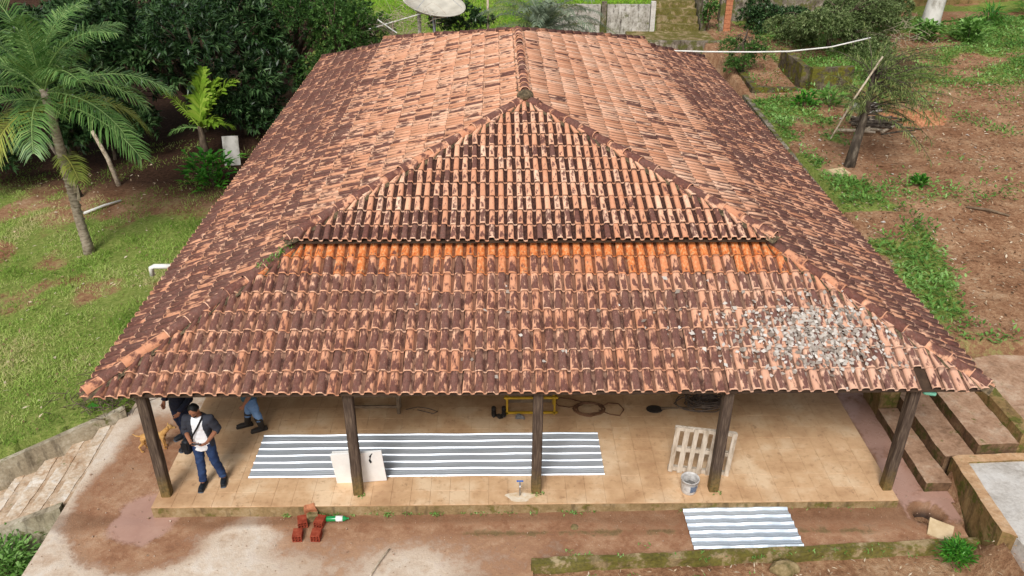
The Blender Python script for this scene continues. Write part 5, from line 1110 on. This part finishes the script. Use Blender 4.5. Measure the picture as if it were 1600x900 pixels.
# woodpile, ash and sawdust
fw = thing('woodpile', 'small heap of burnt grey logs under the thin tree', 'firewood', (11.75, 25.1, gz(11.75, 25.1)))
for k in range(34):
    a = random.gauss(.0, .5)-.35; L = random.uniform(.5, 1.3); c = Vector((random.gauss(0, .42), random.gauss(0, .35), .06+.03*(k % 6))); d = Vector((math.cos(a), math.sin(a), random.gauss(0, .08))); r = random.uniform(.025, .06)
    MB().tube([c-d*L/2, c+Vector((0, 0, .02)), c+d*L/2], [r, r*1.05, r*.8], 7).build('log', M['deadwood' if k % 3 == 0 else 'darkbark'], fw, True)
tag(MB().ell((12.2, 26.6, gz(12.2, 26.6)), (.5, .4, .28)).sub('ash_heap', M['ash'], None, 2, .1, .08, 4), 'grey ash heap behind the burnt logs', 'ash')
def heap(name, label, x, y, rx, ry, h, mat, cat):
    n = 40; xs = np.linspace(-1.15, 1.15, n); X, Y = np.meshgrid(xs, xs); r = np.hypot(X, Y); Z = h*np.clip(1-r, -.3, 1)*(.2+1.5*vnoise(X, Y, 2.2, 21)) - .06*vnoise(X, Y, 3.5, 23) + .05*(vnoise(X, Y, 9, 22)-.5); Xw, Yw = x+X*rx, y+Y*ry
    V = np.stack([Xw, Yw, ground_h(Xw, Yw)+Z], -1).reshape(-1, 3); I, J = np.meshgrid(np.arange(n-1), np.arange(n-1)); a = (J*n+I).ravel(); tag(link(name, fast_mesh(name, V, np.stack([a, a+1, a+n+1, a+n], 1)), mat, smooth=True), label, cat)
heap('sawdust_heap', 'spread heap of orange sawdust beside the burnt logs', 13.5, 25.9, 1.15, 1.05, .22, M['sawdust'], 'sawdust')
heap('soil_heap', 'heap of brown dug earth below the rear bushes', 15.2, 31.2, .9, .7, .4, M['hole'], 'earth')
# grass, weeds, litter (stuff)
def scatter(xr, yr, n, dens):
    x = RNG.uniform(*xr, n); y = RNG.uniform(*yr, n); k = RNG.random(n) < dens(x, y); return x[k], y[k]
def blades(name, label, x, y, L, W, mat, lean=.6, cat='grass', rnd=None):
    n = len(x); p = np.stack([x, y, ground_h(x, y)-.005], 1); d = RNG.normal(0, lean, (n, 3)); d[:, 2] = 1
    tag(link(name, leaf_mesh(name, p, d, rand_dirs(n)+np.array((0, -1., .3)), RNG.uniform(.4, 1.2, n)*L*(.45+1.3*vnoise(x, y, 2.1, 71)**1.5*1.6), RNG.uniform(.7, 1.3, n)*W, rnd, .3), M[mat]), label, cat, kind='stuff')
def dl(x, y):
    ok = (x < -7.05) & (y > lawn_wall_y(x)+.15); return np.where(ok, grass_left(x, y)*sst(vnoise(x, y, 1.3, 31, 4), .30, .58)*np.clip(1.25-(y-12)*.03, .3, 1), 0)
x, y = scatter((-17, -6.9), (10, 29), 150000, dl)
blades('lawn_grass', 'short green lawn grass at left of the house', x, y, .10, .014, 'grass', .75, rnd=np.clip((vnoise(x, y, .55, 33, 4)-.5)*2.4+.45+RNG.normal(0, .2, len(x)), 0, 1))
x, y = scatter((-12, -7.25), (6, 11.5), 9000, lambda x, y: np.where(y < lawn_wall_y(x)-.3, np.where(y < 10.1, .8, 0), 0)); blades('pit_grass', 'rank grass in the pit at lower left', x, y, .14, .02, 'weed', .6)
x, y = scatter((8.8, 24), (13.5, 38), 120000, lambda x, y: weed_right(x, y)*.8*np.where((x < 9.0) & (y > 28), 0, 1)); n = len(x)
p = np.stack([x, y, ground_h(x, y)+RNG.uniform(0, .30, n)*vnoise(x, y, 1.6, 61)**1.5*1.6], 1); d = rand_dirs(n); d[:, 2] = np.abs(d[:, 2])*.5+.25
tag(link('weeds', leaf_mesh('weeds', p, d, np.tile((0, 0, 1.), (n, 1)), RNG.uniform(.07, .18, n), RNG.uniform(.03, .07, n), np.clip(vnoise(x, y, 1.1, 62)*1.3-.2+RNG.normal(0, .2, n), 0, 1), .2), M['weed']), 'bright green weeds spreading along the right of the house', 'weeds', kind='stuff')
x, y = scatter((8.9, 24), (13.6, 37), 26000, lambda x, y: .3+.6*vnoise(x, y, .6, 41)); n = len(x); p = np.stack([x, y, ground_h(x, y)+.015], 1); d = rand_dirs(n); d[:, 2] *= .15
tag(link('dry_litter', leaf_mesh('dry_litter', p, d, np.tile((0, 0, 1.), (n, 1))+RNG.normal(0, .3, (n, 3)), RNG.uniform(.03, .16, n), RNG.uniform(.015, .05, n), RNG.random(n)**1.4, .1), M['litter']), 'dry straw and leaf bits scattered on the right slope', 'litter', kind='stuff')
x, y = scatter((-16, -7.2), (12, 27), 900, lambda x, y: (x < -7.2) & (y > lawn_wall_y(x)+.3)); n = len(x); p = np.stack([x, y, ground_h(x, y)+.04], 1); d = rand_dirs(n); d[:, 2] *= .2
tag(link('dry_litter', leaf_mesh('dry_litter', p, d, np.tile((0, 0, 1.), (n, 1))+RNG.normal(0, .3, (n, 3)), RNG.uniform(.04, .14, n), RNG.uniform(.02, .06, n), None, .1), M['litter']), 'dry leaf bits scattered on the left lawn', 'litter', kind='stuff')
x, y = scatter((-8, 8), (36.5, 50), 42000, lambda x, y: (((x < 6.9) & (y > 37.5)) | (y > 40))*1.0*(x > -7)); blades('terrace_grass', 'bright grass on the terrace behind the house', x, y, .16, .03, 'grass_hi', .6)
x, y = scatter((.6, 8), (7.6, 9.05), 1500, lambda x, y: (y < 8.98+.045*(x-.5))*.6); n = len(x); p = np.stack([x, y, ground_h(x, y)+.012], 1); d = rand_dirs(n); d[:, 2] *= .2
tag(link('dry_litter', leaf_mesh('dry_litter', p, d, np.tile((0, 0, 1.), (n, 1))+RNG.normal(0, .3, (n, 3)), RNG.uniform(.02, .12, n), RNG.uniform(.01, .03, n), None, .1), M['litter']), 'straw and wood bits on the earth before the curb', 'litter', kind='stuff')
# little weeds rooted along the slab foot, curb and hips
P, D = [], []
def tuft(x, y, z, k, r=.04):
    for _ in range(k): P.append((x+random.gauss(0, r), y+random.gauss(0, r*.6), z+random.uniform(0, .02))); D.append((random.gauss(0, .7), random.gauss(0, .7), random.uniform(.4, 1)))
for q in range(60): tuft(random.uniform(-3.8, 6.2), 10.03+random.gauss(0, .015), -.18, random.randint(3, 11), .035)
for q in range(26): tuft(random.uniform(.8, 7.3), 9.05+random.gauss(0, .06), -.1, random.randint(3, 9))
for q in range(26): tuft(random.uniform(.6, 7.6), random.uniform(8.1, 8.9), -.24, random.randint(3, 9), .05)
for x in PX[1:4]: tuft(x+.05, 10.26, .01, 14, .05)
for q in range(46): f = random.uniform(.75, 1); tuft(EX0+RUN*f, EY0+RUN*f-.05, EZ+RUN*f*LP+.09, 5, .05)
n = len(P); tag(link('small_weeds', leaf_mesh('small_weeds', np.array(P), np.array(D), np.tile((0, 0, 1.), (n, 1)), RNG.uniform(.03, .08, n), RNG.uniform(.012, .028, n), None, .2), M['weed']), 'tiny green weeds sprouting along the slab foot and curb', 'weeds', kind='stuff')
z = gz(9.45, 21.3); tag(MB().box((9.42, 21.35, z+.04), (.5, .36, .08), rotm(.1, .05, .4)).sub('flat_stone', M['board'], None, 3, .1, .015, 5), 'flat tan stone lying at the foot of the thin tree', 'stone')
z = gz(12.3, 19.0); tag(MB().tube([(11.9, 19.2, gz(11.9, 19.2)+.04), (12.35, 18.95, gz(12.35, 18.95)+.05), (12.75, 18.7, gz(12.75, 18.7)+.04)], [.03, .035, .025], 7).build('fallen_branch', M['oldwood'], None, True), 'short brown stick lying alone on the right slope', 'stick')
P, D = [], []
for q in range(60): x_, y_ = random.uniform(8.95, 17), random.uniform(14, 30); P.append((x_, y_, gz(x_, y_)+.03)); D.append((random.gauss(0, 1), random.gauss(0, 1), .1))
n = len(P); tag(link('stone_chips', leaf_mesh('stone_chips', np.array(P), np.array(D), np.tile((0, 0, 1.), (n, 1))+RNG.normal(0, .3, (n, 3)), RNG.uniform(.06, .16, n), RNG.uniform(.05, .1, n), None, .3), M['roofleaf']), 'pale stone chips and rubbish bits scattered on the right slope', 'litter', kind='stuff')
tag(plastic_obj, 'single green plastic bit lying by the lawn wall end', 'leaf') if (plastic_obj := link('plastic_bit', leaf_mesh('plastic_bit', np.array([(-7.75, 12.75, gz(-7.75, 12.9)+.12)]), np.array([(1., .2, .1)]), np.array([(0, -.3, 1.)]), np.array([.22]), np.array([.16])), M['bright'])) else None  # green scrap of plastic, drawn with the leaf mesh
# grit and small stones lying on the yard
x, y = scatter((-7.1, 7.5), (8.2, 13.2), 2600, lambda x, y: np.where(court_mask(x, y) & ~((x > -5.6) & (x < 6.6) & (y > 10.0)) & ~((x > 3) & (x < 5) & (y > 9.1)), .25+.75*vnoise(x, y, 1.1, 81), 0)); mb = MB()
for a_x, a_y in zip(x, y): r_ = random.uniform(.003, .009)*(2.2 if random.random() < .05 else 1); mb.box((a_x, a_y, -.19+.06*float(sst(a_x, -2, 5)*sst(a_y, 8.9, 9.6))), (r_*1.6, r_*1.3, r_), rotm(0, 0, random.uniform(0, 3)), jit=r_*.3)
tag(mb.build('grit', M['grit']), 'small stones and clods scattered over the muddy yard', 'grit', kind='stuff')
# twigs: brush under the dish and dry brush at the lawn wall end
def brush(label, c, n, R, L, mat='deadwood'):
    mb = MB()
    for k in range(n):
        a = Vector(c)+Vector([random.gauss(0, q) for q in R]); d = Vector(rand_dirs(1)[0]); d.z = abs(d.z)*.5; b = a+d*random.uniform(.4, 1)*L; mb.tube([a, a.lerp(b, .5)+Vector((random.gauss(0, .05*L), 0, random.gauss(0, .05*L))), b], [.008, .007, .004], 4)
    tag(mb.build('brush', M[mat]), label, 'brush', kind='stuff')
brush('tangle of dry vine twigs behind the left rear roof edge', (-3.5, 32.6, 2.7), 170, (.7, .3, .35), 1.1)
brush('dry brush lying at the end of the lawn wall', (-7.35, 13.15, -.02), 260, (.4, .3, .05), .4, 'bark')
brush('bare dry stems standing before the rear bushes', (16.2, 33.6, 2.2), 60, (.6, .4, .3), 1.1)
